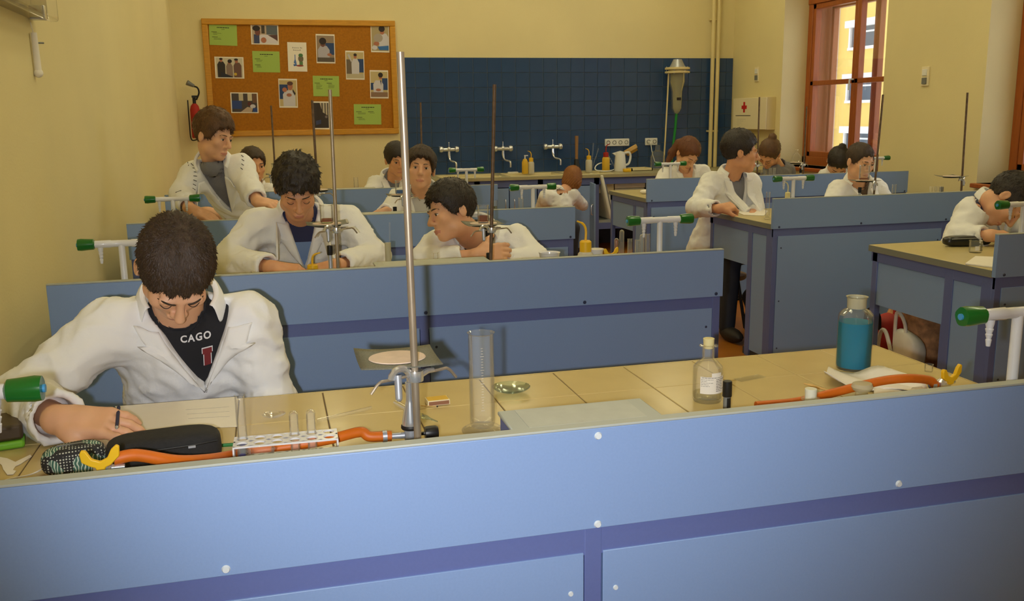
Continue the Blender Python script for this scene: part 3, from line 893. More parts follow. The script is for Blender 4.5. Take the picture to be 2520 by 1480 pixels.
# black pencil case
pc = at(405, 1098, Z=0.22)
pt_, pb_ = pouch('pencil_case', 'large black fabric pencil case in front of the writing boy', 'pencil case', Vector((pc.x, pc.y, FZ * U)), 0.192, 0.082, 0.066, 'fabric_black', R(6), 0.02, 4.0)
MB().tube(spline([(-0.088, -0.033, 0.046), (-0.05, -0.0405, 0.047), (0.04, -0.0405, 0.048), (0.088, -0.033, 0.049)], 5), 0.0018, 6).build('zip', 'plastic_black', pt_)
MB().box((0.045, -0.0425, 0.046), (0.012, 0.002, 0.004)).build('zip_pull', 'zinc', pt_)
pcl = at(325, 1162, Z=0.30)
obj1(MB().box((0, 0, 0.022), (0.06, 0.03, 0.044)), 'pen_box', 'leather_black', 'small glossy black box under the orange hose', 'box', Vector((pcl.x, pcl.y, FZ * U)), bevel=0.003)
# green pencil
a, b = at(540, 1097, Z=0.03), at(620, 1092, Z=0.03)
t = thing('pencil', 'green pencil between black pencil case and tube rack', 'pencil', a)
MB().cyl((0, 0, 0), b - a, 0.0035, n=6).build('shaft', 'pencil_green', t, smooth=0)
MB().cyl(b - a, (b - a) * 1.12, 0.0035, 0.0005, n=6).build('tip', 'wood_light', t)
# writing paper
q = quad_on_bench([(283, 1002), (583, 978), (585, 1052), (330, 1062)], 0.0)
c0 = q[0].copy()
t = thing('writing_paper', 'white sheet of paper under the hand of writing boy', 'paper', c0 + Vector((0, 0, 0.0008)))
MB().prism([((p - c0).x, (p - c0).y) for p in q], 0.0006).build('sheet', 'paper', t, smooth=0)
ln = MB()
for i in range(3):
    a = q[0].lerp(q[3], 0.35 + i * 0.16); b = q[1].lerp(q[2], 0.35 + i * 0.16)
    a2 = a.lerp(b, 0.55) - c0; b2_ = a.lerp(b, 0.93) - c0
    ln.tube([a2 + Vector((0, 0, 0.0008)), b2_ + Vector((0, 0, 0.0008))], 0.0004, 4)
ln.build('pencil_lines', 'paper_ink', t)
# ------------------------------------------------------------------ test tube rack
fl = at(572, 1102, Z=0.33); fr = at(832, 1079, Z=0.33)
rl = (fr - fl).length
ang = math.atan2(fr.y - fl.y, fr.x - fl.x)
rk = thing('test_tube_rack', 'white plastic test tube rack on the tiled bench', 'rack', Vector((fl.x, fl.y, FZ * U)), ang)
RD, RH, NXH = 0.052, 0.33 * U, 6
def holed(nx, ny, lx, ly, z, th_, r):
    mb = MB()
    cx, cy = lx / nx, ly / ny
    ns = 16
    for i in range(nx):
        for j in range(ny):
            ox, oy = (i + 0.5) * cx, (j + 0.5) * cy
            for zz, flip in ((z, 0), (z - th_, 1)):
                vs = []
                for k in range(ns):
                    a = 2 * math.pi * (k + 0.5) / ns
                    c, s = math.cos(a), math.sin(a)
                    f = 1 / max(abs(c), abs(s))
                    vs.append((ox + r * c, oy + r * s, zz))
                    vs.append((ox + c * f * cx / 2, oy + s * f * cy / 2, zz))
                fs = []
                for k in range(ns):
                    a, b = 2 * k, 2 * ((k + 1) % ns)
                    fs.append((a, a + 1, b + 1, b) if not flip else (b, b + 1, a + 1, a))
                mb.add(vs, fs)
            vs = []
            for k in range(ns):
                a = 2 * math.pi * (k + 0.5) / ns
                vs += [(ox + r * math.cos(a), oy + r * math.sin(a), z), (ox + r * math.cos(a), oy + r * math.sin(a), z - th_)]
            mb.add(vs, [(2 * k, 2 * ((k + 1) % ns), 2 * ((k + 1) % ns) + 1, 2 * k + 1) for k in range(ns)])
    return mb
def rack_plate(nm, z):
    m_ = holed(NXH, 2, rl, RD, z, 0.003, 0.0098)
    m_.mm((0, -0.0012, z - 0.003), (rl, 0.0, z)).mm((0, RD, z - 0.003), (rl, RD + 0.0012, z))
    return m_.build(nm, 'enamel_white', rk, smooth=30)
rack_plate('top_plate', RH)
rack_plate('middle_plate', 0.026)
MB().mm((0, 0, 0), (rl, RD, 0.003)).build('floor_plate', 'enamel_white', rk)
for x in (-0.0005, rl - 0.0025):
    MB().mm((x, 0, 0), (x + 0.003, RD, RH - 0.003)).build('end_plate', 'enamel_white', rk)
rkM = Matrix.Translation(rk.location) @ Matrix.Rotation(ang, 4, 'Z')
def hole(i, j, z=0.0035): return rkM @ Vector(((i + 0.5) * rl / NXH, (j + 0.5) * RD / 2, z))
test_tube('tall clear test tube with violet liquid standing in the rack', hole(0, 1), 0.0085, 0.135, liquid='liquid_violet', level=0.33)
test_tube('short test tube with blue liquid in the front of the rack', hole(0, 0), 0.0085, 0.052, liquid='liquid_violet', level=0.7)
test_tube('upturned test tube third from the hose end of the rack', hole(3, 1), 0.0085, 0.10, flip=True)
test_tube('upturned test tube second from the hose end of the rack', hole(4, 1), 0.0085, 0.10, flip=True)

wgp = at(675, 1030, Z=0.0)
t = thing('watch_glass', 'small watch glass lying behind the test tube rack', 'dish', wgp + Vector((0, 0, 0.002)))
MB().lathe([(0, 0.001), (0.012, 0.002), (0.022, 0.006), (0.0235, 0.0075), (0.021, 0.007), (0.011, 0.0035), (0, 0.0022)], n=28).build('bowl', 'glass_dense', t)
bkp = at(648, 1132, Z=0.02)
beaker('small empty glass beaker in front of the test tube rack', Vector((bkp.x, fl.y - 0.032, FZ * U)), 0.0215, 0.062)

# glass stirring rod
a, b = at(780, 1036, Z=0.03), at(914, 1004, Z=0.03)
t = thing('stirring_rod', 'long clear glass rod between test tube rack and burner', 'rod', a)
MB().cyl((0, 0, 0), b - a, 0.0036, n=12).build('rod', 'glass_dense', t)
a, b = at(974, 992, Z=0.04), at(1002, 1008, Z=0.04)
t = thing('glass_tube_piece', 'short cut piece of clear glass tube behind burner', 'tube', a)
MB().cyl((0, 0, 0), b - a, 0.0065, n=14, caps=False).build('tube', 'glass_dense', t)
a, b = at(1034, 1022, Z=0.03), at(1076, 1038, Z=0.03)
t = thing('dropper', 'pale green glass dropper tip beside the burner knob', 'dropper', a)
MB().tube([(0, 0, 0), (b - a) * 0.4, (b - a) * 0.6, b - a], [0.005, 0.0045, 0.0022, 0.0014], 10).build('tip', 'glass_green', t)
# matchbox and match
q = quad_on_bench([(1055, 978), (1103, 975), (1104, 1000), (1057, 1000)], 0.0)
mc = (at(1056, 1000, Z=0) + at(1104, 1000, Z=0)) / 2
t = thing('matchbox', 'small yellow matchbox lying on the tiled bench', 'matchbox', mc + Vector((0, 0.018, 0)), R(3))
MB().box((0, 0, 0.0065), (0.048, 0.034, 0.011)).build('sleeve', 'box_cream', t, bevel=0.0008)
MB().box((0, 0, 0.0125), (0.044, 0.026, 0.0008)).build('print_panel', 'box_yellow', t)
MB().box((0, -0.0172, 0.0065), (0.044, 0.0006, 0.008)).build('striking_strip', 'box_strike', t)
a, b = at(1036, 999, Z=0.02), at(1076, 1001, Z=0.02)
t = thing('match', 'single used match lying in front of the matchbox', 'match', a)
MB().cyl((0, 0, 0), b - a, 0.0011, n=6).build('stick', 'wood_light', t)
MB().ball(b - a, 0.002, 8).build('head', 'iron_dark', t)

# measuring cylinder
mcp = at(1188, 1062, Z=0.0)
mcb = Vector((mcp.x, mcp.y, FZ * U))
hcyl = sz(1058 - 820, mcb) * 1.05
mt = cylinder_glass('tall empty glass measuring cylinder on the tiled bench', mcb, sz(31, mcb), hcyl, gm='glass_dense')
gm_ = MB()
for k in range(24):
    zz = 0.05 + k * (hcyl - 0.07) / 24
    w = 0.007 if k % 5 == 0 else 0.004
    gm_.box((-0.004, -sz(31, mcb) * 1.005, zz), (w, 0.0004, 0.0005))
gm_.build('graduation', 'paper', mt)
# watch glass in front of the far edge
wg = at(1258, 968, Z=0.0)
t = thing('watch_glass', 'large curved watch glass beside the measuring cylinder', 'dish', wg + Vector((0, 0, 0.001)))
MB().lathe([(0, 0.001), (0.02, 0.0025), (0.036, 0.009), (0.042, 0.0135), (0.0425, 0.015), (0.041, 0.0145), (0.035, 0.0105), (0.019, 0.004), (0, 0.0025)], n=36).build('bowl', 'glass_green', t)

# ------------------------------------------------------------------ stoppered reagent bottle with label
bp_ = at(1740, 986, Z=0.0)
bloc = Vector((bp_.x, bp_.y, FZ * U))
r = sz(36.5, bloc)
k = r / 0.03
t = thing('reagent_bottle', 'clear stoppered bottle with printed label on the tiled bench', 'bottle', bloc)
H = sz(988 - 835, bloc) * 1.03
def bp2(f): return f * H
MB().lathe([(0, 0), (r * 0.9, 0), (r, 0.006), (r, bp2(.50)), (r * 0.97, bp2(.555)), (r * .72, bp2(.62)), (r * .42, bp2(.67)), (r * .40, bp2(.70)), (r * .43, bp2(.86)), (r * .62, bp2(.875)), (r * .62, bp2(.89)), (r * .45, bp2(.90)), (r * .36, bp2(.86)), (r * .35, bp2(.70)), (r * .66, bp2(.62)), (r * .93, bp2(.55)), (r * .95, 0.01), (0, 0.006)], n=36).build('glass_body', 'glass_dense', t)
MB().lathe([(0, bp2(.84)), (r * .33, bp2(.84)), (r * .35, bp2(.9)), (r * .38, bp2(1.0)), (0, bp2(1.0))], n=20).build('stopper', 'stopper_cream', t, bevel=0.001)
MB().lathe([(0, 0.007), (r * .92, 0.008), (r * .92, bp2(.135)), (0, bp2(.135))], n=28).build('liquid', 'liquid_clear', t)
def wrap(name, m_, r_, z0, z1, a0, a1, parent, n=16):
    vs = []; fs = []
    for i in range(n + 1):
        a = a0 + (a1 - a0) * i / n
        vs += [(r_ * math.sin(a), -r_ * math.cos(a), z0), (r_ * math.sin(a), -r_ * math.cos(a), z1)]
    fs = [(2 * i, 2 * i + 2, 2 * i + 3, 2 * i + 1) for i in range(n)]
    return MB().add(vs, fs).build(name, m_, parent, smooth=60)
lb = wrap('paper_label', 'paper', r * 1.012, bp2(.17), bp2(.44), -0.95, 1.25, t)
rl_ = random.Random(5)
def label_lines(m_, r_, z0, z1, n, a0, a1, parent, name='label_print'):
    mb = MB()
    for i in range(n):
        z = z1 - (i + 0.5) * (z1 - z0) / n
        e = a0 + (a1 - a0) * rl_.uniform(0.45, 1.0)
        h = (z1 - z0) / n * 0.32
        aa = a0
        while aa < e:
            ab = aa + rl_.uniform(0.06, 0.2)
            steps = 3
            vs = []
            for q_ in range(steps + 1):
                a = aa + (min(ab, e) - aa) * q_ / steps
                vs += [(r_ * math.sin(a), -r_ * math.cos(a), z - h / 2), (r_ * math.sin(a), -r_ * math.cos(a), z + h / 2)]
            mb.add(vs, [(2 * i_, 2 * i_ + 2, 2 * i_ + 3, 2 * i_ + 1) for i_ in range(steps)])
            aa = ab + 0.03
    return mb.build(name, m_, parent)
label_lines('ink_black', r * 1.02, bp2(.415), bp2(.435), 1, -0.85, 1.1, lb)
label_lines('ink_black', r * 1.02, bp2(.20), bp2(.41), 8, 0.12, 1.0, lb)
label_lines('paper_ink', r * 1.02, bp2(.28), bp2(.41), 5, -0.9, 0.0, lb)
wrap('torn_label', 'paper', r * 1.01, bp2(.44), bp2(.50), -0.2, 0.55, t)

# black marker pen standing on its end
mp_ = at(1788, 1012, Z=0.12)
mloc = Vector((mp_.x, mp_.y, FZ * U))
t = thing('marker_pen', 'black marker pen standing upright beside the reagent bottle', 'marker', mloc)
mh = at(1790, 938, Y=mloc.y / U).z - mloc.z
MB().lathe([(0, 0), (0.0072, 0), (0.0075, 0.002), (0.0075, mh * 0.66), (0, mh * 0.66)], n=16).build('barrel', 'plastic_grey', t)
MB().lathe([(0, mh * 0.62), (0.0090, mh * 0.62), (0.0095, mh * 0.64), (0.0092, mh * 0.985), (0.008, mh), (0, mh)], n=16).build('cap', 'plastic_black', t)
wrap('sleeve', 'plastic_black', 0.0077, 0.0, mh * 0.6, -0.5, 1.6, t)

# ------------------------------------------------------------------ bottle of blue solution
bp_ = at(2099, 906, Z=0.0)
bloc = Vector((bp_.x, bp_.y, FZ * U))
r = sz(41.5, bloc)
H = at(2115, 730, Y=bloc.y / U).z - bloc.z
t = thing('solution_bottle', 'open glass bottle full of blue solution on tiled bench', 'bottle', bloc)
MB().lathe([(0, 0), (r * .93, 0), (r, 0.006), (r, H * .72), (r * .97, H * .76), (r * .78, H * .81), (r * .56, H * .835), (r * .53, H * .86), (r * .53, H * .95), (r * .56, H * .985), (r * .62, H), (r * .52, H * .985), (r * .48, H * .95), (r * .47, H * .85), (r * .74, H * .80), (r * .93, H * .75), (r * .95, 0.01), (0, 0.006)], n=40).build('glass_body', 'glass', t)
MB().lathe([(r * .535, H * .845), (r * .54, H * .95), (r * .57, H * .99), (r * .625, H * 1.002), (r * .53, H * .995), (r * .50, H * .95)], n=32).build('ground_neck', 'frosted', t)
MB().lathe([(0, 0.005), (r * .94, 0.006), (r * .955, 0.01), (r * .955, H * .655), (0, H * .655)], n=40).build('liquid', 'liquid_blue', t)

# crumpled paper, splint, stoppers
rc = random.Random(11)
def crumple(name, label, cat, pxpts, z, mats, h, seed, folds=5):
    pts = [at(x, y, Z=z) for x, y in pxpts]
    c0 = sum(pts, Vector()) / len(pts)
    t = thing(name, label, cat, Vector((c0.x, c0.y, FZ * U)))
    rr = random.Random(seed)
    a, b, c, d = [p - c0 for p in pts]
    n, k = 14, 8
    vs = []
    for i in range(n + 1):
        for j in range(k + 1):
            u, v = i / n, j / k
            p = (a * (1 - u) + b * u) * (1 - v) + (d * (1 - u) + c * u) * v
            zz = 0.003 + h * (0.5 + 0.5 * math.sin(u * folds + 2 * v + seed)) * (0.35 + 0.65 * (1 - u)) + 0.25 * h * math.sin(v * 7 + u * 9 + seed)
            vs.append((p.x, p.y, max(0.0012, zz)))
    fs = [(i * (k + 1) + j, (i + 1) * (k + 1) + j, (i + 1) * (k + 1) + j + 1, i * (k + 1) + j + 1) for i in range(n) for j in range(k)]
    o = MB().add(vs, fs).build('sheet', mats, t, smooth=50)
    so = o.modifiers.new('thickness', 'SOLIDIFY'); so.thickness = 0.0008; so.offset = 1
    return t
crumple('crumpled_paper', 'crumpled white filter paper in front of blue solution bottle', 'paper', [(2025, 955), (2290, 978), (2250, 935), (2040, 915)], 0.0, 'paper', 0.03, 2)
crumple('paper_towel', 'folded white paper strip beside the winged gas cock', 'paper', [(2150, 985), (2290, 965), (2260, 945), (2150, 958)], 0.0, 'paper', 0.010, 5)
a, b = at(1978, 944, Z=0.05), at(2040, 962, Z=0.05)
t = thing('wood_splint', 'thin wooden splint by the crumpled filter paper', 'splint', a)
MB().tube([(0, 0, 0), (b - a) * 0.3, b - a], [0.0012, 0.0032, 0.0026], 6).build('stick', 'wood_light', t)
sp_ = at(1994, 996, Z=0.16)
t = thing('small_bottle', 'small glass bottle with white stopper by the orange hose', 'bottle', Vector((sp_.x, sp_.y, FZ * U)))
rr_ = sz(19, sp_)
hb_ = at(1994, 957, Y=sp_.y / U).z - FZ * U
MB().lathe([(0, 0), (rr_ * 1.0, 0), (rr_ * 1.05, 0.004), (rr_ * 1.05, hb_ * .45), (rr_ * .8, hb_ * .55), (rr_ * .85, hb_ * .62), (rr_ * 1.2, hb_ * .64), (rr_ * 1.2, hb_ * .68), (rr_ * .75, hb_ * .68)], n=28).build('glass_body', 'glass_dense', t)
MB().lathe([(0, hb_ * .5), (rr_ * .7, hb_ * .5), (rr_ * .78, hb_), (0, hb_)], n=22).build('stopper', 'stopper_white', t, bevel=0.001)
gp_ = at(2120, 978, Z=0.1)
t = thing('glass_stopper', 'flat ground glass stopper lying on the orange hose', 'stopper', Vector((gp_.x, gp_.y, FZ * U)))
MB().lathe([(0, 0.004), (0.012, 0.004), (0.014, 0.02), (0.012, 0.03), (0.019, 0.034), (0.0225, 0.041), (0.020, 0.048), (0, 0.05)], n=28, sy=0.9).build('stopper_body', 'frosted', t)
gp_ = at(2258, 962, Z=0.05)
t = thing('glass_joint', 'small clear glass joint lying beside the hose clip', 'joint', Vector((gp_.x, gp_.y, FZ * U + 0.009)))
MB().lathe([(0.007, -0.012), (0.0085, -0.01), (0.0085, 0.01), (0.006, 0.013)], (0, 0, 0), 16, RY90).build('tube', 'glass_dense', t)
gp_ = at(2285, 915, Z=0.0)
beaker('tiny upturned glass cup behind the hose clip', Vector((gp_.x, gp_.y, FZ * U)), 0.0095, 0.018)
t = thing('glass_slide', 'thin clear glass slide beside the marker pen', 'slide', at(1845, 932, Z=0) + Vector((0, 0, 0.0005)), R(14))
MB().box((0, 0, 0.0008), (0.075, 0.026, 0.0012)).build('plate', 'glass', t, bevel=0.0003)
# ------------------------------------------------------------------ people: implicit surfaces meshed by surface nets
A_ = lambda v: np.array(v, dtype=np.float32)
def s_ball(P, c, r): return np.linalg.norm(P - A_(c), axis=1) - r
def s_ell(P, c, r, Rm=None):
    q = P - A_(c)
    if Rm is not None: q = q @ Rm
    r = A_(r)
    k0 = np.linalg.norm(q / r, axis=1)
    k1 = np.linalg.norm(q / (r * r), axis=1) + 1e-9
    return k0 * (k0 - 1) / k1
def s_cone(P, a, b, ra, rb):
    a = A_(a); b = A_(b)
    ba = b - a
    h = np.clip((P - a) @ ba / max(float(ba @ ba), 1e-9), 0, 1)
    return np.linalg.norm(P - a - h[:, None] * ba, axis=1) - (ra + (rb - ra) * h)
def s_box(P, c, half, Rm, r):
    q = np.abs((P - A_(c)) @ Rm) - (A_(half) - r)
    return np.linalg.norm(np.maximum(q, 0), axis=1) + np.minimum(q.max(axis=1), 0) - r
def smin(a, b, k):
    h = np.clip(0.5 + 0.5 * (b - a) / k, 0, 1)
    return b * (1 - h) + a * h - k * h * (1 - h)
def smax(a, b, k): return -smin(-a, -b, k)
def waves(P, f, seed, n=4):
    rs = np.random.RandomState(seed)
    o = np.zeros(len(P), np.float32)
    for _i in range(n):
        d = rs.normal(size=3); d /= np.linalg.norm(d)
        e = rs.normal(size=3); e /= np.linalg.norm(e)
        o += np.sin(P @ A_(d * f) + 1.6 * np.sin(P @ A_(e * f * 0.6) + rs.uniform(0, 6)) + rs.uniform(0, 6))
    return o / n
def nets(fn, lo, hi, h):
    lo = np.array(lo, float); hi = np.array(hi, float)
    n = np.maximum(np.ceil((hi - lo) / h).astype(int) + 1, 3)
    ax = [lo[i] + h * np.arange(n[i]) for i in range(3)]
    G = np.stack(np.meshgrid(*ax, indexing='ij'), -1).reshape(-1, 3).astype(np.float32)
    V = fn(G).reshape(n).astype(np.float32)
    ins = V < 0
    c = n - 1
    num = np.zeros(c, np.float32)
    pos = np.zeros((*c, 3), np.float32)
    def sl(o): return tuple(slice(o[i], o[i] + c[i]) for i in range(3))
    for axis in range(3):
        oth = [i for i in range(3) if i != axis]
        for u in (0, 1):
            for v in (0, 1):
                o0 = [0, 0, 0]; o0[oth[0]] = u; o0[oth[1]] = v
                o1 = list(o0); o1[axis] = 1
                a, b = V[sl(o0)], V[sl(o1)]
                m = ins[sl(o0)] != ins[sl(o1)]
                t = np.where(m, a / np.where(np.abs(a - b) < 1e-12, 1, a - b), 0)
                for i in range(3):
                    if i == axis: pos[..., i] += np.where(m, t, 0)
                    else: pos[..., i] += np.where(m, o0[i], 0)
                num += m
    act = num > 0
    idx = -np.ones(c, np.int64)
    idx[act] = np.arange(act.sum())
    ijk = np.argwhere(act)
    vs = lo + h * (ijk + pos[act] / num[act][:, None])
    faces = []
    for axis in range(3):
        o = [i for i in range(3) if i != axis]
        s0 = [slice(None)] * 3; s1 = [slice(None)] * 3
        s0[axis] = slice(0, c[axis]); s1[axis] = slice(1, c[axis] + 1)
        for q in o:
            s0[q] = slice(1, c[q]); s1[q] = slice(1, c[q])
        a, b = ins[tuple(s0)], ins[tuple(s1)]
        e = np.argwhere(a != b)
        if not len(e): continue
        flip = a[tuple(e.T)]
        base = e.copy()
        for q in o: base[:, q] += 1
        def cell(du, dv):
            z = base.copy(); z[:, o[0]] -= du; z[:, o[1]] -= dv
            return idx[z[:, 0], z[:, 1], z[:, 2]]
        quad = np.stack([cell(1, 1), cell(0, 1), cell(0, 0), cell(1, 0)], 1)
        if axis == 1: flip = ~flip
        quad[~flip] = quad[~flip][:, ::-1]
        faces.append(quad)
    return vs, (np.concatenate(faces) if faces else np.zeros((0, 4), int))
def npmesh(name, chunks, mats, parent, origin, mi=None):
    off = 0; V = []; F = []
    for v, f in chunks:
        V.append(v - np.array(origin)); F.append(f + off); off += len(v)
    V = np.concatenate(V); F = np.concatenate(F)
    me = bpy.data.meshes.new(name)
    me.vertices.add(len(V)); me.vertices.foreach_set('co', V.astype(np.float32).ravel())
    me.loops.add(F.size); me.loops.foreach_set('vertex_index', F.astype(np.int32).ravel())
    me.polygons.add(len(F))
    me.polygons.foreach_set('loop_start', np.arange(0, F.size, 4, dtype=np.int32))
    me.update(calc_edges=True)
    for m_ in mats: me.materials.append(M[m_])
    me.shade_smooth()
    if mi is not None:
        cen = V[F].mean(axis=1) + np.array(origin)
        me.polygons.foreach_set('material_index', mi(cen).astype(np.int32))
        me.update()
    o = bpy.data.objects.new(name, me)
    COL.objects.link(o)
    o.parent = parent
    return o
def rotm(yaw, pitch, roll):
    return np.array(Matrix.Rotation(R(yaw), 3, 'Z') @ Matrix.Rotation(R(pitch), 3, 'X') @ Matrix.Rotation(R(roll), 3, 'Y'))

mat('skin', (226, 174, 138), 0.5, sss=0.12, noise=0.05, nscale=30)
mat('skin_warm', (218, 160, 120), 0.5, sss=0.12, noise=0.05, nscale=30)
mat('lips', (204, 136, 114), 0.45)
mat('eye_white', (225, 218, 208), 0.25)
mat('eye_iris', (44, 32, 24), 0.2)
mat('hair_dark', (62, 46, 34), 0.5, noise=0.35, nscale=30, stretch=(3, 3, 1), bump=0.35, bscale=160)
mat('hair_black', (40, 31, 27), 0.45, noise=0.35, nscale=30, bump=0.35, bscale=160)
mat('hair_brown', (92, 62, 34), 0.5, noise=0.35, nscale=30, bump=0.35, bscale=160)
mat('hair_auburn', (106, 60, 30), 0.45, noise=0.35, nscale=40, stretch=(6, 6, 1), bump=0.35, bscale=160)
mat('hair_blond', (150, 96, 44), 0.45, noise=0.3, nscale=40, stretch=(6, 6, 1), bump=0.35, bscale=160)
mat('coat_white', (240, 240, 240), 0.8, noise=0.03, nscale=5, bump=0.4, bscale=16)
mat('shirt_black', (26, 26, 32), 0.85)
mat('shirt_navy', (44, 48, 84), 0.85)
mat('shirt_blue', (120, 146, 190), 0.85)
mat('shirt_grey', (120, 120, 128), 0.85, noise=0.06, nscale=60)
mat('shirt_light', (205, 205, 205), 0.85)
mat('shirt_red', (190, 50, 44), 0.85)
mat('shirt_brown', (96, 78, 62), 0.85)
mat('trouser_navy', (44, 50, 66), 0.85)
mat('shoe_dark', (40, 36, 34), 0.6)
mat('stool_wood', (150, 110, 66), 0.5)

HAIRLINE = {
    'short':  [(-.13, .070), (-.085, .066), (-.06, .040), (-.035, -.002), (-.02, -.016), (.005, -.012), (.02, -.004), (.035, -.040), (.07, -.078), (.13, -.086)],
    'fringe': [(-.13, .046), (-.085, .046), (-.065, .036), (-.045, .0), (-.03, -.016), (.0, -.020), (.02, -.006), (.035, -.044), (.07, -.080), (.13, -.088)],
    'long':   [(-.13, .072), (-.085, .068), (-.06, .042), (-.04, .0), (-.03, -.03), (-.01, -.05), (.01, -.075), (.04, -.09), (.07, -.095), (.13, -.1)],
}
def build_head(P, o, Hm, s):
    q = ((P - A_(o)) @ Hm.astype(np.float32)) / s
    d = s_ell(q, (0, .014, .034), (.076, .096, .086))
    d = smin(d, s_ell(q, (0, -.028, -.04), (.060, .064, .072)), .03)
    d = smin(d, s_ell(q, (0, -.066, -.098), (.026, .020, .018)), .03)
    for x in (-1, 1):
        d = smin(d, s_ball(q, (x * .046, -.016, -.072), .018), .03)
        d = smin(d, s_ball(q, (x * .044, -.064, -.020), .018), .025)
        d = smin(d, s_ell(q, (x * .027, -.084, .020), (.024, .012, .008)), .014)
        d = smax(d, -s_ball(q, (x * .031, -.109, .002), .017), .014)
        d = smin(d, s_ball(q, (x * .031, -.0775, .001), .0135), .004)
    d = smin(d, s_cone(q, (0, -.090, .012), (0, -.113, -.030), .0075, .0125), .010)
    for x in (-1, 1):
        d = smin(d, s_ball(q, (x * .0125, -.099, -.036), .0085), .006)
    d = smin(d, s_ell(q, (0, -.090, -.066), (.024, .010, .0062)), .006)
    d = smin(d, s_ell(q, (0, -.088, -.077), (.020, .010, .0072)), .006)
    for x in (-1, 1):
        e = s_ell(q, (x * .080, .014, -.008), (.010, .019, .031))
        e = smax(e, -s_ell(q, (x * .092, .010, -.006), (.009, .010, .018)), .006)
        d = smin(d, e, .008)
    return d * s
def hand_frame(W, f, n):
    f = np.array(f, float); f /= np.linalg.norm(f)
    n = np.array(n, float); n -= f * (n @ f); n /= np.linalg.norm(n)
    return np.array(W, float), f, n, np.cross(f, n)
def hand_sdf(P, W, f, n, s, th, curls, spread=0.1, sc=1.0, fore=None, thumb=(0.6, 0.7, -0.35)):
    """W wrist, f along the hand, n back-of-hand normal, s side; th=+1/-1 side of the thumb; curls = 4 (a1,a2,a3) in degrees"""
    Rm = np.stack([f, s, n], 1).astype(np.float32)
    d = s_box(P, W + f * .050 * sc, (.046 * sc, .039 * sc, .0135 * sc), Rm, .012 * sc)
    d = smin(d, s_cone(P, W - f * .01, W + f * .03 * sc, .027 * sc, .022 * sc), .02)
    d = smin(d, s_ell(P, W + f * .035 * sc + s * th * .026 * sc - n * .008 * sc, (.030 * sc, .018 * sc, .016 * sc), Rm), .012)
    if fore is not None:
        d = smin(d, s_cone(P, fore, W, .031 * sc, .024 * sc), .015)
    lens = (.070, .078, .072, .058)
    offs = (.029, .010, -.009, -.027)
    tips = []
    for i in range(4):
        b = W + f * (.091 - (0.006 if i in (0, 3) else 0)) * sc + s * th * offs[i] * sc + n * .002
        dirx = f + s * th * spread * (1.5 - i) * 0.5
        dirx = dirx / np.linalg.norm(dirx)
        a = 0; p = b; rr = [.0098, .0090, .0082, .0068]
        fd = None
        for k in range(3):
            a += R(curls[i][k])
            dv = dirx * math.cos(a) - n * math.sin(a)
            e = p + dv * lens[i] * (.46, .30, .24)[k] * sc
            g_ = s_cone(P, p, e, rr[k] * sc, rr[k + 1] * sc)
            fd = g_ if fd is None else smin(fd, g_, .003)
            p = e
        tips.append(p)
        d = smin(d, fd, .0065)
    b = W + f * .028 * sc + s * th * .034 * sc - n * .004 * sc
    dv = f * thumb[0] + s * th * thumb[1] + n * thumb[2]
    dv = dv / np.linalg.norm(dv)
    p1 = b + dv * .040 * sc
    dv2 = dv + f * 0.5; dv2 /= np.linalg.norm(dv2)
    p2 = p1 + dv2 * .030 * sc
    d = smin(d, smin(s_cone(P, b, p1, .0135 * sc, .0110 * sc), s_cone(P, p1, p2, .0108 * sc, .0085 * sc), .004), .010)
    return d, tips
RELAX = [(20, 25, 15), (24, 28, 18), (28, 30, 20), (32, 30, 22)]
FLAT = [(8, 10, 8), (8, 12, 8), (10, 12, 10), (12, 14, 10)]
GRIP = [(45, 45, 25), (50, 50, 30), (55, 52, 32), (58, 52, 34)]

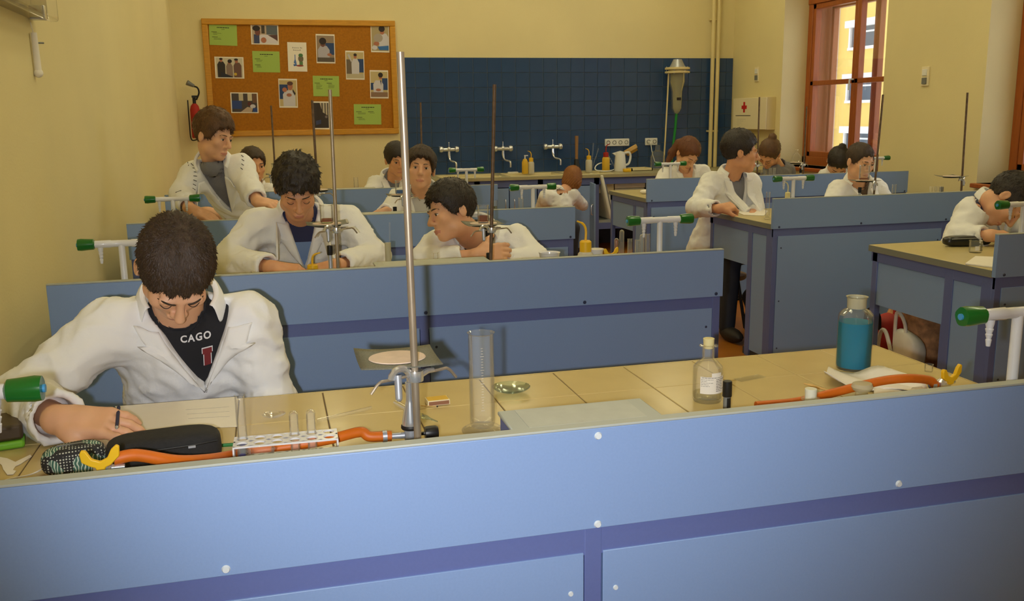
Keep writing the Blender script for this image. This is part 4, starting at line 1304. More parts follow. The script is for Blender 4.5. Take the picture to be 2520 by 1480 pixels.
def person(label, head, hrot, sh, el, wr, hip, floor_y=None, hair=None, hairmat='hair_dark', shirt='shirt_grey', coat='coat_white', hs=1.0,
           voxel=0.010, hvox=0.0055, hands=(None, None), skin='skin', seed=1, vdepth=0.24, vwide=0.075, vx=0.0, vt=0.0, s2z=-.08, tailpts=None, hairopt=None, eyes='open', standing=False,
           cat='person', short_sleeves=False, stool=None, neckr=.052, bend=0.0, lowered=0.0, ponytail=None, shirt2=None, tufts=500, cuff=0.048, opened=True, chest_extra=0.0):
    """head/sh/el/wr/hip: world points; sh, el, wr = (image-left side, image-right side)"""
    head = np.array(head, float)
    sh = [np.array(p, float) for p in sh]; el = [np.array(p, float) for p in el]; wr = [np.array(p, float) for p in wr]
    hip = np.array(hip, float)
    Hm = rotm(*hrot)
    C = (sh[0] + sh[1]) / 2
    ex = sh[1] - sh[0]; wid = np.linalg.norm(ex) / 2; ex = ex / np.linalg.norm(ex)
    ez = C - hip; ez = ez - ex * (ez @ ex); ez = ez / np.linalg.norm(ez)
    ey = np.cross(ez, ex)
    T = np.stack([ex, ey, ez], 1)
    Tf = T.astype(np.float32)
    root = thing('person', label, cat, (hip[0], hip[1], 0.0))
    org = np.array([hip[0], hip[1], 0.0])
    neckb = C + ez * .035 + ey * .012
    skull = head + Hm @ np.array([0, .022, -.055]) * hs
    tl_ = np.linalg.norm(C - hip)
    # ---- body (skin)
    def f_head(P):
        d = build_head(P, head, Hm, hs)
        d = smin(d, s_cone(P, neckb - ez * .03, skull, neckr + .006, neckr), .022)
        return smin(d, s_cone(P, sh[0] * .6 + C * .4, sh[1] * .6 + C * .4, .035, .035), .03)
    pts = np.stack([head - .16 * hs, head + .16 * hs, neckb - .06, neckb + .06, C - ex * wid * .7 - .05, C + ex * wid * .7 + .05])
    chunks = [nets(f_head, pts.min(0), pts.max(0), hvox)]
    nhead = len(chunks[0][0])
    def f_core(P):
        d = s_ell(P, C - ez * tl_ * .3, (wid * .85, .075, tl_ * .38), Tf)
        d = smin(d, s_ell(P, hip + ez * .05, (wid * .8, .09, .14), Tf), .05)
        for i in (0, 1):
            d = smin(d, s_cone(P, sh[i], el[i], .040, .034), .02)
            d = smin(d, s_cone(P, el[i], wr[i], .036, .025), .01)
        return d
    allp = np.stack(sh + el + wr + [C, hip])
    chunks.append(nets(f_core, allp.min(0) - .14, allp.max(0) + .14, 0.016))
    for i in (0, 1):
        if hands[i]:
            f, n, th, curls = hands[i][:4]
            kw = hands[i][4] if len(hands[i]) > 4 else {}
            W, f_, n_, s_ = hand_frame(wr[i], f, n)
            fo = wr[i] + (el[i] - wr[i]) * 0.5
            fn = lambda P: hand_sdf(P, W, f_, n_, s_, th, curls, fore=fo, **kw)[0]
            pp_ = np.stack([W, W + f_ * .17, fo])
            hv = kw.get('sc', 1) * max(0.0032, hvox * 0.62)
            chunks.append(nets(fn, pp_.min(0) - .075, pp_.max(0) + .075, hv))
    lipc = head + Hm @ np.array([0, -.098, -.0715]) * hs
    def mi(cen):
        q = (cen - head) @ Hm / hs
        return ((np.abs(q[:, 0]) < .023) & (q[:, 1] < -.080) & (np.abs(q[:, 2] + .0715) < .0095 - np.abs(q[:, 0]) * .25)).astype(int)
    npmesh('body', chunks, [skin, 'lips'], root, org, mi)
    # ---- eyes, brows
    hmat = Matrix([[Hm[i][j] for j in range(3)] for i in range(3)])
    hl = Vector(head - org)
    for x in (-1, 1):
        if eyes == 'open':
            e = MB().ball(hl + hmat @ Vector((x * .031, -.0815, .001)) * hs, .0112 * hs, 12, (1.1, .8, .62), hmat)
            e.ball(hl + hmat @ Vector((x * .031, -.0892, .0008)) * hs, .0058 * hs, 10, (1, .5, 1), hmat, mi=1)
            e.build('eye', ['eye_white', 'eye_iris'], root)
        lash = [hl + hmat @ Vector((x * (.031 + dx), yy, zz)) * hs for dx, yy, zz in ((-.013, -.0885, .004), (-.005, -.0925, .0065), (.004, -.0915, .0065), (.013, -.084, .003))]
        if eyes != 'open':
            lash = [hl + hmat @ Vector((x * (.031 + dx), yy, zz)) * hs for dx, yy, zz in ((-.013, -.0885, -.002), (-.005, -.0925, -.0062), (.004, -.0915, -.0062), (.013, -.084, -.002))]
        MB().tube(spline(lash, 3), [.0005 * hs] + [.0011 * hs] * 8 + [.0005 * hs], 6).build('lashes', 'hair_black', root)
        brow = [hl + hmat @ Vector((x * bx, by, bz)) * hs for bx, by, bz in ((.013, -.0965, .0215), (.024, -.0965, .0248), (.038, -.0895, .0252), (.050, -.0765, .0195))]
        MB().tube(spline(brow, 3), [.0014 * hs] + [.0024 * hs] * 7 + [.0018 * hs, .0009 * hs], 6).build('eyebrow', hairmat, root)
    # ---- hair
    ho = dict(style='short', vol=0.012, amp=0.004, freq=60, top=0.0, back=0.0, front=0.0, tl=0.016)
    ho.update(hairopt or {})
    hp = np.array(HAIRLINE[ho['style']])
    def f_hair(P):
        q = ((P - A_(head)) @ Hm.astype(np.float32)) / hs
        v = ho['vol']
        d = s_ell(q, (0, .017 + ho['back'] * .5 - ho['front'] * .4, .036 + ho['top'] * .5), (.077 + v, .097 + v + ho['back'] * .5 + ho['front'] * .4, .088 + v + ho['top'] * .5))
        d = d + ho['amp'] * waves(q, ho['freq'], seed, 5) + ho['amp'] * .6 * waves(q, ho['freq'] * 2.2, seed + 3, 4)
        zh = np.interp(q[:, 1], hp[:, 0], hp[:, 1]).astype(np.float32) + .006 * np.sin(q[:, 0] * 190 + seed) * (q[:, 1] < -.03)
        d = smax(d, (zh - q[:, 2]) * .8, .006)
        if ponytail == 'tail':
            d = smin(d, s_cone(q, (0, .10, .03), (0, .135, .005), .022, .030), .02)
            d = smin(d, s_cone(q, (0, .135, .005), (-.02, .13, -.13), .030, .014) + .003 * np.sin(q[:, 0] * 300), .02)
        elif ponytail == 'bun':
            d = smin(d, s_ball(q, (0, .085, .115), .034) + .003 * waves(q, 150, 4), .012)
        elif ponytail == 'bob':
            d = smin(d, s_ell(q, (0, .045, -.03), (.094, .075, .085)) + .003 * np.sin(q[:, 0] * 260 + 3 * q[:, 2] * 60), .03)
        d = d * hs
        for k_ in range(len(tailpts or []) - 1):
            a_, b_ = tailpts[k_], tailpts[k_ + 1]
            d = smin(d, s_cone(P, a_[:3], b_[:3], a_[3], b_[3]) + .002 * waves(P, 150, 5), .015)
        return d
    ext_ = np.array([p_[:3] for p_ in tailpts]) if tailpts else head[None, :]
    hr = nets(f_hair, np.minimum(head - .19 * hs, ext_.min(0) - .05), np.maximum(head + .19 * hs, ext_.max(0) + .05), max(0.004, hvox * .85))
    hv_, hf = hr
    if tufts and len(hv_):
        rs = np.random.RandomState(seed)
        eps = 0.002
        sel_ = hv_[rs.randint(0, len(hv_), tufts)].astype(np.float32)
        gx = np.stack([f_hair(sel_ + A_([eps if j == k else 0 for j in range(3)])) - f_hair(sel_ - A_([eps if j == k else 0 for j in range(3)])) for k in range(3)], 1)
        gx /= np.linalg.norm(gx, axis=1)[:, None] + 1e-9
        crown = head + Hm @ np.array([0, .05, .13]) * hs
        flow = sel_ - crown + rs.normal(scale=.025, size=sel_.shape)
        flow -= gx * (flow * gx).sum(1)[:, None]
        flow /= np.linalg.norm(flow, axis=1)[:, None] + 1e-9
        ln_ = rs.uniform(.5, 1.2, tufts)[:, None] * ho['tl'] * hs
        side = np.cross(gx, flow)
        w_ = rs.uniform(.0016, .0034, tufts)[:, None] * hs
        b0 = sel_ - gx * .002
        q0, q1, q2 = b0 - side * w_, b0 + side * w_, b0 + gx * .003 - flow * .002
        tip = b0 + flow * ln_ + gx * rs.uniform(.002, .008, tufts)[:, None]
        tv = np.stack([q0, q1, q2, tip], 1).reshape(-1, 3)
        k4 = np.arange(tufts) * 4
        tf = np.concatenate([np.stack([k4, k4 + 2, k4 + 3, k4 + 3], 1), np.stack([k4 + 2, k4 + 1, k4 + 3, k4 + 3], 1)])
        # degenerate quads are turned into triangles below
        me = bpy.data.meshes.new('hair')
        V = np.concatenate([hv_, tv]) - org
        faces = [tuple(x) for x in hf] + [(int(a) + len(hv_), int(b) + len(hv_), int(c) + len(hv_)) for a, b, c, _d in tf]
        me.from_pydata([tuple(v) for v in V], [], faces)
        me.materials.append(M[hairmat]); me.shade_smooth(); me.update()
        ob = bpy.data.objects.new('hair', me); COL.objects.link(ob); ob.parent = root
    else:
        npmesh('hair', [hr], [hairmat], root, org)
    # ---- coat
    def torso(P):
        q = (P - A_(C)) @ Tf
        d = s_cone(q, (-wid, 0, -.02), (wid, 0, -.02), .058, .058)
        d = smin(d, s_ell(q, (0, -.008, -.15), (wid * .98 + chest_extra, .112 + bend * .02, .19)), .06)
        d = smin(d, s_ell(q, (0, -.012, -.36), (wid * .98 + chest_extra, .120, .24)), .07)
        if tl_ > .42 or standing:
            d = smin(d, s_ell(q, (0, .0, -tl_), (wid * 1.02, .135, .20)), .07)
        for sg in (-1, 1):
            d = smin(d, s_cone(q, (0, .015, .035), (sg * wid, 0, -.01), .055, .056), .03)
        return d
    def f_coat(P):
        d = torso(P)
        for i in (0, 1):
            e_ = wr[i] if not short_sleeves else el[i]
            if short_sleeves:
                d = smin(d, s_cone(P, sh[i], sh[i] * .35 + el[i] * .65, .066, .064), .03)
                continue
            d = smin(d, s_cone(P, sh[i], el[i], .066, .058), .035)
            end = wr[i] + (el[i] - wr[i]) * .12
            d = smin(d, s_cone(P, el[i], end, .058, cuff), .014)
        d = d + .012 * (np.abs(waves(P, 44, seed, 3)) - .4) + .008 * (np.abs(waves(P, 105, seed + 9, 3)) - .4)
        q = (P - A_(C)) @ Tf
        for i in (0, 1):
            if short_sleeves: continue
            ax_ = el[i] - wr[i]; ax_ = ax_ / np.linalg.norm(ax_)
            cutp = (P - A_(wr[i] + ax_ * .028)) @ A_(-ax_)
            near = np.linalg.norm(P - A_(wr[i]), axis=1) < .13
            inner = s_cone(P, wr[i] - ax_ * .1, wr[i] + ax_ * .07, cuff - .010, cuff - .012)
            d = np.where(near, np.maximum(np.maximum(d, cutp), -inner), d)
        # neck hole, opening
        d = smax(d, -s_cone(P, neckb - ez * .02, neckb + (skull - neckb) * 1.2, neckr + .012, neckr + .022), .008)
        if opened:
            zv = -vdepth
            k = vwide / (vdepth + .06)
            nrm = math.hypot(1, k)
            wd_ = (np.abs(q[:, 0] - vt - (vx - vt) * (1 - (q[:, 2] - zv) / (vdepth + .06))) - (q[:, 2] - zv) * k) / nrm
            d = smax(d, -np.maximum(wd_, q[:, 1] - .01), .004)
        return d
    pp_ = np.stack(sh + [C, hip] + ([] if short_sleeves else el + wr) + [neckb + ez * .08])
    lo_, hi_ = pp_.min(0) - .15, pp_.max(0) + .15
    if not standing: lo_[2] = max(lo_[2], hip[2] - .13)
    lo_[2] = max(lo_[2], .05)
    npmesh('lab_coat' if coat == 'coat_white' else 't_shirt', [nets(f_coat, lo_, hi_, voxel)], [coat], root, org)
    if opened:
        def f_shirt(P):
            d = torso(P) + .014
            q = (P - A_(C)) @ Tf
            d = smin(d, s_cone(P, neckb - ez * .03, neckb + ez * .018 - ey * .01, neckr + .012, neckr + .009), .015)
            d = smax(d, -s_cone(P, neckb - ez * .0 - ey * .012, neckb + (skull - neckb) * 1.1 - ey * .012, neckr - .001, neckr + .004), .004)
            return smax(d, -(q[:, 2] + vdepth + .06), .01)
        sb = pp_.copy()
        l2, h2 = np.minimum(sh[0], sh[1]) - .16, np.maximum(sh[0], sh[1]) + .16
        l2 = np.minimum(l2, C - ez * (vdepth + .1) - .1); h2 = np.maximum(h2, C + ez * .15 + .05)
        sm = npmesh('t_shirt', [nets(f_shirt, l2, h2, max(.008, voxel * .8))], [shirt] + ([shirt2] if shirt2 else []), root, org, (lambda c_: (((c_ - C) @ T)[:, 2] < s2z).astype(int)) if shirt2 else None)
        # lapels lie on the coat front along the opening
        nu, nv = 22, 7
        zv = -vdepth; k = vwide / (vdepth + .06)
        for sg in (-1, 1):
            QX = np.zeros((nu + 1, nv + 1)); QZ = np.zeros((nu + 1, nv + 1))
            for iu in range(nu + 1):
                u = iu / nu
                z = .035 + (zv - .035) * u
                xe = max(0.0, (z - zv) * k) + .001
                lw = (.052 if u < .30 else .070 * (1 - u) + .012) + (.018 * min(1, (u - .30) / .02) * max(0, 1 - (u - .30) / .2) if u >= .30 else 0)
                if u > .93: lw *= (1 - u) / .07 * .9 + .1
                for iv in range(nv + 1):
                    v = iv / nv
                    QX[iu, iv] = sg * (xe + v * lw) + vt + (vx - vt) * (1 - (z - zv) / (vdepth + .06))
                    QZ[iu, iv] = z + v * (.012 if u < .30 else .02)
            n_ = QX.size
            qx, qz = QX.ravel(), QZ.ravel()
            yy = np.full(n_, -.32)
            for _k in range(60):
                W3 = (np.stack([qx, yy, qz], 1) @ T.T + C).astype(np.float32)
                dd = f_coat(W3)
                yy = np.where(yy < .02, yy + np.clip(dd, -.01, .03) * .8, yy)
            yy = np.minimum(yy, .0).reshape(QX.shape)
            for _s in range(3):
                yy[1:-1] = (yy[:-2] + yy[1:-1] * 2 + yy[2:]) / 4
            bulge = .007 + .006 * np.sin(np.linspace(0, 1, nv + 1) * math.pi)[None, :]
            W3 = np.stack([qx, (yy - bulge).ravel(), qz], 1) @ T.T + C - org
            F_ = [(i * (nv + 1) + j, (i + 1) * (nv + 1) + j, (i + 1) * (nv + 1) + j + 1, i * (nv + 1) + j + 1) for i in range(nu) for j in range(nv)]
            lp = MB().add([tuple(p) for p in W3], F_).build('lapel', coat, root, smooth=40)
            so = lp.modifiers.new('thickness', 'SOLIDIFY'); so.thickness = .004; so.offset = 0
        # collar round the back of the neck
        na = 20
        vs = []
        for ia in range(na + 1):
            a = R(-35) + R(250) * ia / na
            for rr, zz in ((neckr + .016, .055), (neckr + .026, .066), (neckr + .034, .040), (neckr + .040, .012)):
                dy = -.012 if zz < .03 else 0
                vs.append(neckb - ez * .012 + ex * rr * math.cos(a) * 1.08 + ey * (rr * math.sin(a)) + ez * (zz + .012 * math.sin(a)) - org)
        F_ = [(i * 4 + j, (i + 1) * 4 + j, (i + 1) * 4 + j + 1, i * 4 + j + 1) for i in range(na) for j in range(3)]
        cl = MB().add([tuple(p) for p in vs], F_).build('collar', coat, root, smooth=60)
        so = cl.modifiers.new('thickness', 'SOLIDIFY'); so.thickness = .004
        sf_ = cl.modifiers.new('smooth', 'SUBSURF'); sf_.levels = 1; sf_.render_levels = 1
    info = dict(T=T, C=C, org=org, coat=f_coat, Hm=Hm, head=head, shirt=f_shirt if opened else None, ex=ex, ez=ez)
    # ---- legs
    fy = np.array([0, -1, 0.0])
    legs = []
    def f_leg(P):
        d = s_ell(P, hip + A_([0, 0, .0]), (wid * .95, .13, .12))
        for sg in (-1, 1):
            hj = hip + ex * sg * .085
            if standing:
                kn = np.array([hj[0], hj[1] * .6 + (floor_y or hj[1]) * .4, hip[2] * .53])
                an = np.array([hj[0], floor_y if floor_y is not None else hj[1], .08])
            else:
                kn = np.array([hj[0] + sg * .05, hj[1] - .36, hip[2] + .02])
                an = np.array([kn[0], kn[1] + .03, .08])
            d = smin(d, s_cone(P, hj, kn, .085, .062), .04)
            d = smin(d, s_cone(P, kn, an, .062, .05), .02)
            legs.append(an)
        return d
    f_leg(np.zeros((1, 3), np.float32))
    l0, l1 = legs[0], legs[1]
    pp_ = np.stack([hip, l0, l1, np.array([hip[0], min(l0[1], hip[1]), .1])])
    lo_ = pp_.min(0) - .17; lo_[2] = .045
    npmesh('trousers', [nets(f_leg, lo_, pp_.max(0) + .17, .018)], ['trouser_navy'], root, org)
    for an in (l0, l1):
        MB().ball(Vector(an - org) + Vector((0, -.06, -.035)), .13, 14, (.38, 1, .35)).build('shoe', 'shoe_dark', root)
    if stool:
        st = thing('stool', stool, 'stool', (hip[0], hip[1] + .02, 0))
        hz_ = hip[2] - .145
        MB().lathe([(0, hz_ - .03), (.165, hz_ - .03), (.172, hz_ - .02), (.17, hz_), (0, hz_ + .003)], n=28).build('seat', 'stool_wood', st)
        for a in range(4):
            c_, s__ = math.cos(a * math.pi / 2 + .78), math.sin(a * math.pi / 2 + .78)
            MB().cyl((c_ * .12, s__ * .12, hz_ - .03), (c_ * .18, s__ * .18, 0), .011, n=10).build('leg', 'iron_dark', st)
        MB().tube([(.155 * math.cos(i * math.pi / 8), .155 * math.sin(i * math.pi / 8), .2) for i in range(17)], .007, 6).build('foot_ring', 'iron_dark', st)
    return root, info
# ------------------------------------------------------------------ glass and stands on the other benches
def onb(px, yrow, dy): 
    p = at(px, 600, Y=yrow + dy)
    return Vector((p.x, (yrow + dy) * U, FZ * U))
def rod_stand(label, yrow, dy, topx, topy, botx, boty, ringpx=None, gauze=True, rd=-0.35, rmat='rust_steel'):
    Y = yrow + dy
    tp = at(topx, topy, Y=Y); bt_ = at(botx, boty, Y=Y)
    d = (tp - bt_)
    k = (FZ * U - bt_.z) / d.z
    foot = bt_ + d * k
    foot.z = FZ * U
    rz = None
    if ringpx: rz = at(ringpx[0], ringpx[1], Y=Y).z / U - FZ
    return stand(label, foot, tp, rz, rd, gauze, rmat)
t, g2a = rod_stand('retort stand with brown beaker before the curly haired boy', ROW[1], 1.5, 812, 221, 832, 660, (826, 567), rd=-.45, rmat='rod_steel')
beaker('beaker with brown liquid before the curly haired boy', g2a['gauze'], .0225, .062, 'liquid_brown', .22)
t, g2b = rod_stand('retort stand with orange beaker beside the leaning boy', ROW[1], 1.5, 1217, 208, 1208, 640, (1212, 566), rd=-.25)
beaker('beaker with orange liquid beside the leaning boy', g2b['gauze'], .0205, .062, 'liquid_brown', .38)
t, g3a = rod_stand('rusty retort stand behind the head of curly haired boy', ROW[2], 1.5, 768, 247, 778, 411, (782, 478), rd=.1)
t, g3b = rod_stand('retort stand with blue beaker before the dark haired boy', ROW[2], 1.5, 997, 240, 1003, 480, (1003, 489), rd=-.5)
beaker('beaker with pale blue liquid before the dark haired boy', g3b['gauze'], .026, .07, 'liquid_copper', .28)
t, g4a = rod_stand('thin retort stand by the boy with a red collar', ROW[3], 1.4, 667, 260, 677, 420, (674, 437), rd=.1)
beaker('small beaker of blue liquid by boy with red collar', g4a['gauze'], .026, .07, 'liquid_copper', .5)
t, g4b = rod_stand('thin retort stand in front of the tiled wall', ROW[3], 1.4, 1035, 252, 1038, 380, (1038, 437), rd=.2)
t, r3a = rod_stand('retort stand with beaker held up before the girl', ROW[2], 1.4, 2173, 233, 2151, 475, (2156, 452), rd=-.75)
beaker('beaker on gauze before the face of the girl', r3a['gauze'], .030, .085, 'liquid_brown', .12)
t, r3b = rod_stand('retort stand with empty gauze by the second window', ROW[2], 1.4, 2381, 228, 2366, 462, (2368, 441), rd=-1.1)
t, r4a = rod_stand('retort stand in front of the first aid cabinet', ROW[3] + .25, 1.4, 1869, 239, 1864, 405, (1868, 408), rd=-.3)
t, r4b = rod_stand('retort stand with round flask before the wooden window', ROW[3] + .25, 1.4, 1985, 262, 1978, 405, (1979, 406), rd=-.6)
fl_ = thing('round_flask', 'small round flask standing on gauze before the window', 'flask', r4b['gauze'])
MB().lathe([(0, 0), (.022, .001), (.034, .016), (.036, .034), (.028, .056), (.012, .072), (.010, .09), (.014, .096), (.012, .094)], n=24).build('glass_wall', 'glass_dense', fl_)
burner('bunsen burner with black cap before the curly haired boy', onb(811, ROW[1], 1.75), True, .145)
burner('bunsen burner with black cap before the leaning boy', onb(1203, ROW[1], 2.0), True, .085)
burner('bunsen burner with black cap before the dark haired boy', onb(975, ROW[2], 1.7), True, .115)
burner('bunsen burner with black cap before the girl', onb(2108, ROW[2], 1.6), True, .13)
burner('bunsen burner with black cap under the empty gauze', onb(2307, ROW[2], 1.6), True, .115)
burner('bunsen burner with black cap under the round flask', onb(1962, ROW[3] + .25, 1.9), True, .13)
# cylinders and tubes
cylinder_glass('slim measuring cylinder with pipette beside the curly haired boy', onb(954, ROW[1], 1.7), .0105, .175, gm='frosted')
pz = onb(957, ROW[1], 1.7)
t = thing('pipette', 'thin glass pipette standing in the slim measuring cylinder', 'pipette', pz + Vector((0, 0, .02)))
MB().cyl((0, 0, 0), (.006, 0, .225), .003, n=10).build('tube', 'glass_dense', t)
test_tube('upright empty test tube before the leaning boy', onb(1071, ROW[1], 1.6) + Vector((0, 0, 0.0)), .0095, .135)
t = thing('tube_block', 'low grey test tube block before the leaning boy', 'block', onb(1071, ROW[1], 1.6))
MB().box((0, 0.0, .010), (.05, .035, .02)).build('block', 'plastic_grey', t, bevel=.002)
cylinder_glass('measuring cylinder by the crouching woman in white coat', onb(1283, ROW[2], 1.5), .013, .17)
cylinder_glass('tall measuring cylinder beside the written paper', at(1888, 540, Z=.02) * 1.0, .0115, .155)
cylinder_glass('faint measuring cylinder by the boy with dark fringe', onb(883, ROW[3], 1.4), .016, .20)
cylinder_glass('measuring cylinder beside the girl with the beaker', onb(2191, ROW[2], 1.5), .012, .17)
for i, px in enumerate((1888 + 20,)):
    pass
# wash bottles
def wash_bottle(label, loc, s=1.0, cap='plastic_yellow', body='plastic_milky', spout=-1, h=.12):
    t = thing('wash_bottle', label, 'bottle', loc)
    r = .030 * s; h = h * s
    MB().lathe([(0, 0), (r * .94, 0), (r, .004), (r, h * .82), (r * .9, h * .92), (r * .62, h), (0, h)], n=26).build('bottle_body', body, t)
    MB().lathe([(r * .66, h * .97), (r * .7, h * .98), (r * .7, h * 1.26), (r * .55, h * 1.3), (0, h * 1.3)], n=22).build('screw_cap', cap, t)
    MB().tube(spline([(0, 0, h * 1.28), (.001 * s, 0, h * 1.6), (spout * .01 * s, 0, h * 1.78), (spout * .032 * s, 0, h * 1.86)], 5), [.0042 * s] * 12 + [.003 * s] * 4, 10).build('spout', cap, t)
    return t
wb_ = onb(1441, ROW[1], 1.2)
wash_bottle('wash bottle with yellow cap at the end of the bench', wb_, 1.0, h=.125)
wash_bottle('low wash bottle with yellow spout before the curly haired boy', onb(766, ROW[1], 2.4), .9, spout=1, h=.08)
wash_bottle('tiny cream wash bottle beside the written paper bench panel', onb(1933, ROW[2], 1.9), .72, 'stopper_cream', spout=-1, h=.15)
gas_cock('yellow winged gas cock beside the row of test tubes', onb(1500, ROW[1], 1.0), 0, .9, .085)
for lab, px, hh, fl2, rr_ in (('test tube with orange tip beside the yellow gas cock', 1517, .155, True, .0085), ('tallest upturned test tube in the row', 1530, .185, True, .009), ('open short test tube in the middle of the row', 1550, .15, False, .0085), ('open test tube leaning by the tap pillar', 1568, .145, False, .0085), ('upturned test tube by the tap pillar', 1580, .165, True, .009), ('open test tube closest to the tap pillar', 1594, .165, False, .009)):
    test_tube(lab, onb(px, ROW[1], 1.5) + Vector((0, 0, .003)), rr_, hh, flip=fl2, liquid='liquid_brown' if 'orange' in lab else None, level=.95)
t = thing('tube_stand', 'low white stand holding the row of test tubes', 'rack', onb(1556, ROW[1], 1.5))
MB().box((0, 0, .012), (.15, .045, .02)).build('block', 'enamel_white', t, bevel=.002)
for lab, px in (('first of four small test tubes by the second window', 2287), ('small test tube second in its group of four', 2296), ('small test tube third in its group of four', 2304), ('last of four small test tubes by the burner', 2313)):
    test_tube(lab, onb(px - 6, ROW[2], 1.3) + Vector((0, 0, .003)), .008, .15)
for lab, px in (('small dark jar by the person in grey shirt', 1872), ('clear tube by the person in grey shirt', 1889), ('second clear tube by the person in grey shirt', 1898)):
    if 'jar' in lab: beaker(lab, onb(px, ROW[3] + .25, 1.7), .026, .16, 'liquid_brown', .7)
    else: test_tube(lab, onb(px, ROW[3] + .25, 1.7) + Vector((0, 0, .003)), .011, .17)
wd_ = onb(1352, ROW[1], 1.3)
t = thing('porcelain_dish', 'white porcelain dish beside the leaning boy', 'dish', wd_)
MB().lathe([(0, 0), (.02, 0), (.036, .118), (.039, .124), (.034, .12), (.018, .01), (0, .008)], n=26).build('bowl', 'enamel_white', t)
t = thing('porcelain_dish', 'white upturned lid beside the yellow capped wash bottle', 'dish', onb(1466, ROW[1], 1.3))
MB().lathe([(0, 0), (.02, 0), (.026, .118), (.03, .128), (.0, .13)], n=26).build('bowl', 'enamel_white', t)
beaker('glass jar end with yellow tip behind the orange beaker', onb(1220, ROW[2], 1.6), .012, .16, 'liquid_clear', .8)
# papers and pencil cases on the right benches
q = [at(x, y, Z=0) for x, y in ((1790, 512), (1850, 508), (1890, 520), (1880, 532), (1830, 530))]
c0 = q[0].copy()
obj1(MB().prism([((p - c0).x, (p - c0).y) for p in q], .002), 'writing_paper', 'paper', 'white written paper under the hand of turning boy', 'paper', c0 + Vector((0, 0, .001)), smooth=0)
pq = at(2382, 606, Z=0.0)
pt_, pb_ = pouch('pencil_case', 'glossy black pencil case beside the bending boy', 'pencil case', Vector((pq.x, pq.y + .01, FZ * U)), .22, .07, .048, 'leather_black', R(-8), .0, 3.5)
MB().tube(spline([(-.09, -.03, .036), (-.04, -.036, .038), (.04, -.036, .038), (.09, -.03, .036)], 4), .0016, 6).build('zip', 'zinc', pt_)
pq = at(2385, 619, Z=0)
bk_ = beaker('small beaker standing before the glossy black pencil case', pq - Vector((0, .035, 0)), .026, .052, None)
wrap('white_mark', 'paper', .0265, .012, .030, -.75, -.1, bk_)
gbm = MB()
for i_ in range(5): gbm.box((.008, -.0258, .012 + i_ * .006), (.014, .0006, .0018))
gbm.build('print_marks', 'ink_black', bk_)
q = [at(x, y, Z=0) for x, y in ((2375, 652), (2400, 634), (2450, 636), (2443, 660))]
c0 = q[0].copy()
obj1(MB().prism([((p - c0).x, (p - c0).y) for p in q], .006), 'exercise_book', 'paper', 'thin white exercise book at the corner of the bench', 'book', c0 + Vector((0, 0, .0005)), bevel=.001)
t = thing('sponge_cloth', 'small crumpled cream cloth on the bench by ponytailed girl', 'cloth', at(1586, 472, Z=0.1))
MB().ball((0, 0, 0), .03, 14, (1.2, .9, .6)).build('cloth', 'paper', t)

# ------------------------------------------------------------------ bags
mat('bag_red', (168, 34, 22), 0.7, noise=.1, nscale=20)
mat('bag_brown', (204, 152, 104), 0.8, noise=.5, nscale=26)
mat('bag_white', (232, 228, 214), 0.4, noise=.08, nscale=15)
mat('bag_dark', (26, 24, 28), 0.8)
mat('bag_maroon', (70, 16, 26), 0.8)
def lump(name, label, c, r, mname, seed, parts=(), amp=.02):
    c = np.array(c, float)
    t = thing(name, label, 'bag', (c[0], c[1], 0))
    def fn(P): return smin_(P)
    def smin_(P):
        q = P - A_(c)
        rr = A_(r)
        k0 = (np.abs(q / rr) ** 3).sum(1) ** (1 / 3)
        return (k0 - 1) * min(r) + amp * waves(P, 22, seed, 4)
    lo, hi = c - np.array(r) * 1.25 - .02, c + np.array(r) * 1.25 + .02
    lo[2] = max(lo[2], .001)
    npmesh('bag_body', [nets(fn, lo, hi, .014)], [mname], t, np.array([c[0], c[1], 0]))
    return t
def under(px, py, X_):
    q_ = at(px, py, X=X_); return q_
q_ = under(2172, 800, 15.1)
t = lump('handbag', 'red leather bag under the bench end', (q_.x, q_.y, .22), (.10, .12, .23), 'bag_red', 4)
MB().tube(spline([(-.06, -.06, .38), (-.07, -.06, .46), (-.07, .02, .47), (-.06, .06, .38)], 6), .008, 8).build('handle', 'bag_dark', t)
q_ = under(2252, 790, 16.3)
t = lump('cloth_bag', 'brown patterned cloth bag under the bench end', (q_.x, q_.y, .28), (.11, .17, .27), 'bag_brown', 8)
MB().tube(spline([(-.112, -.0, .56), (-.13, -.02, .4), (-.13, -.03, .22)], 6), .012, 8).build('strap', 'bag_red', t)
q_ = under(2236, 850, 14.85)
t = lump('plastic_bag', 'white plastic carrier bag standing before the red bag', (q_.x, q_.y, .20), (.05, .09, .20), 'bag_white', 12, amp=.016)
MB().tube(spline([(-.03, -.02, .34), (-.035, -.01, .46), (-.035, .05, .50), (-.03, .06, .34)], 6), .008, 8).build('handle', 'bag_white', t)
MB().tube(spline([(-.04, .06, .30), (-.05, .10, .40), (-.05, .14, .38), (-.04, .17, .2)], 6), .009, 8).build('handle', 'bag_white', t)
t = lump('backpack', 'dark backpack pushed under the bench with written paper', (15.8 * U, 17.5 * U, .22), (.13, .16, .22), 'bag_dark', 21)
MB().tube(spline([(-.12, -.08, .1), (-.15, -.07, .25), (-.12, -.05, .38)], 6), .012, 8).build('strap', 'bag_maroon', t)
t = lump('rucksack', 'maroon rucksack by the leg of written paper bench', (16.9 * U, 18.9 * U, .20), (.10, .12, .20), 'bag_maroon', 25)

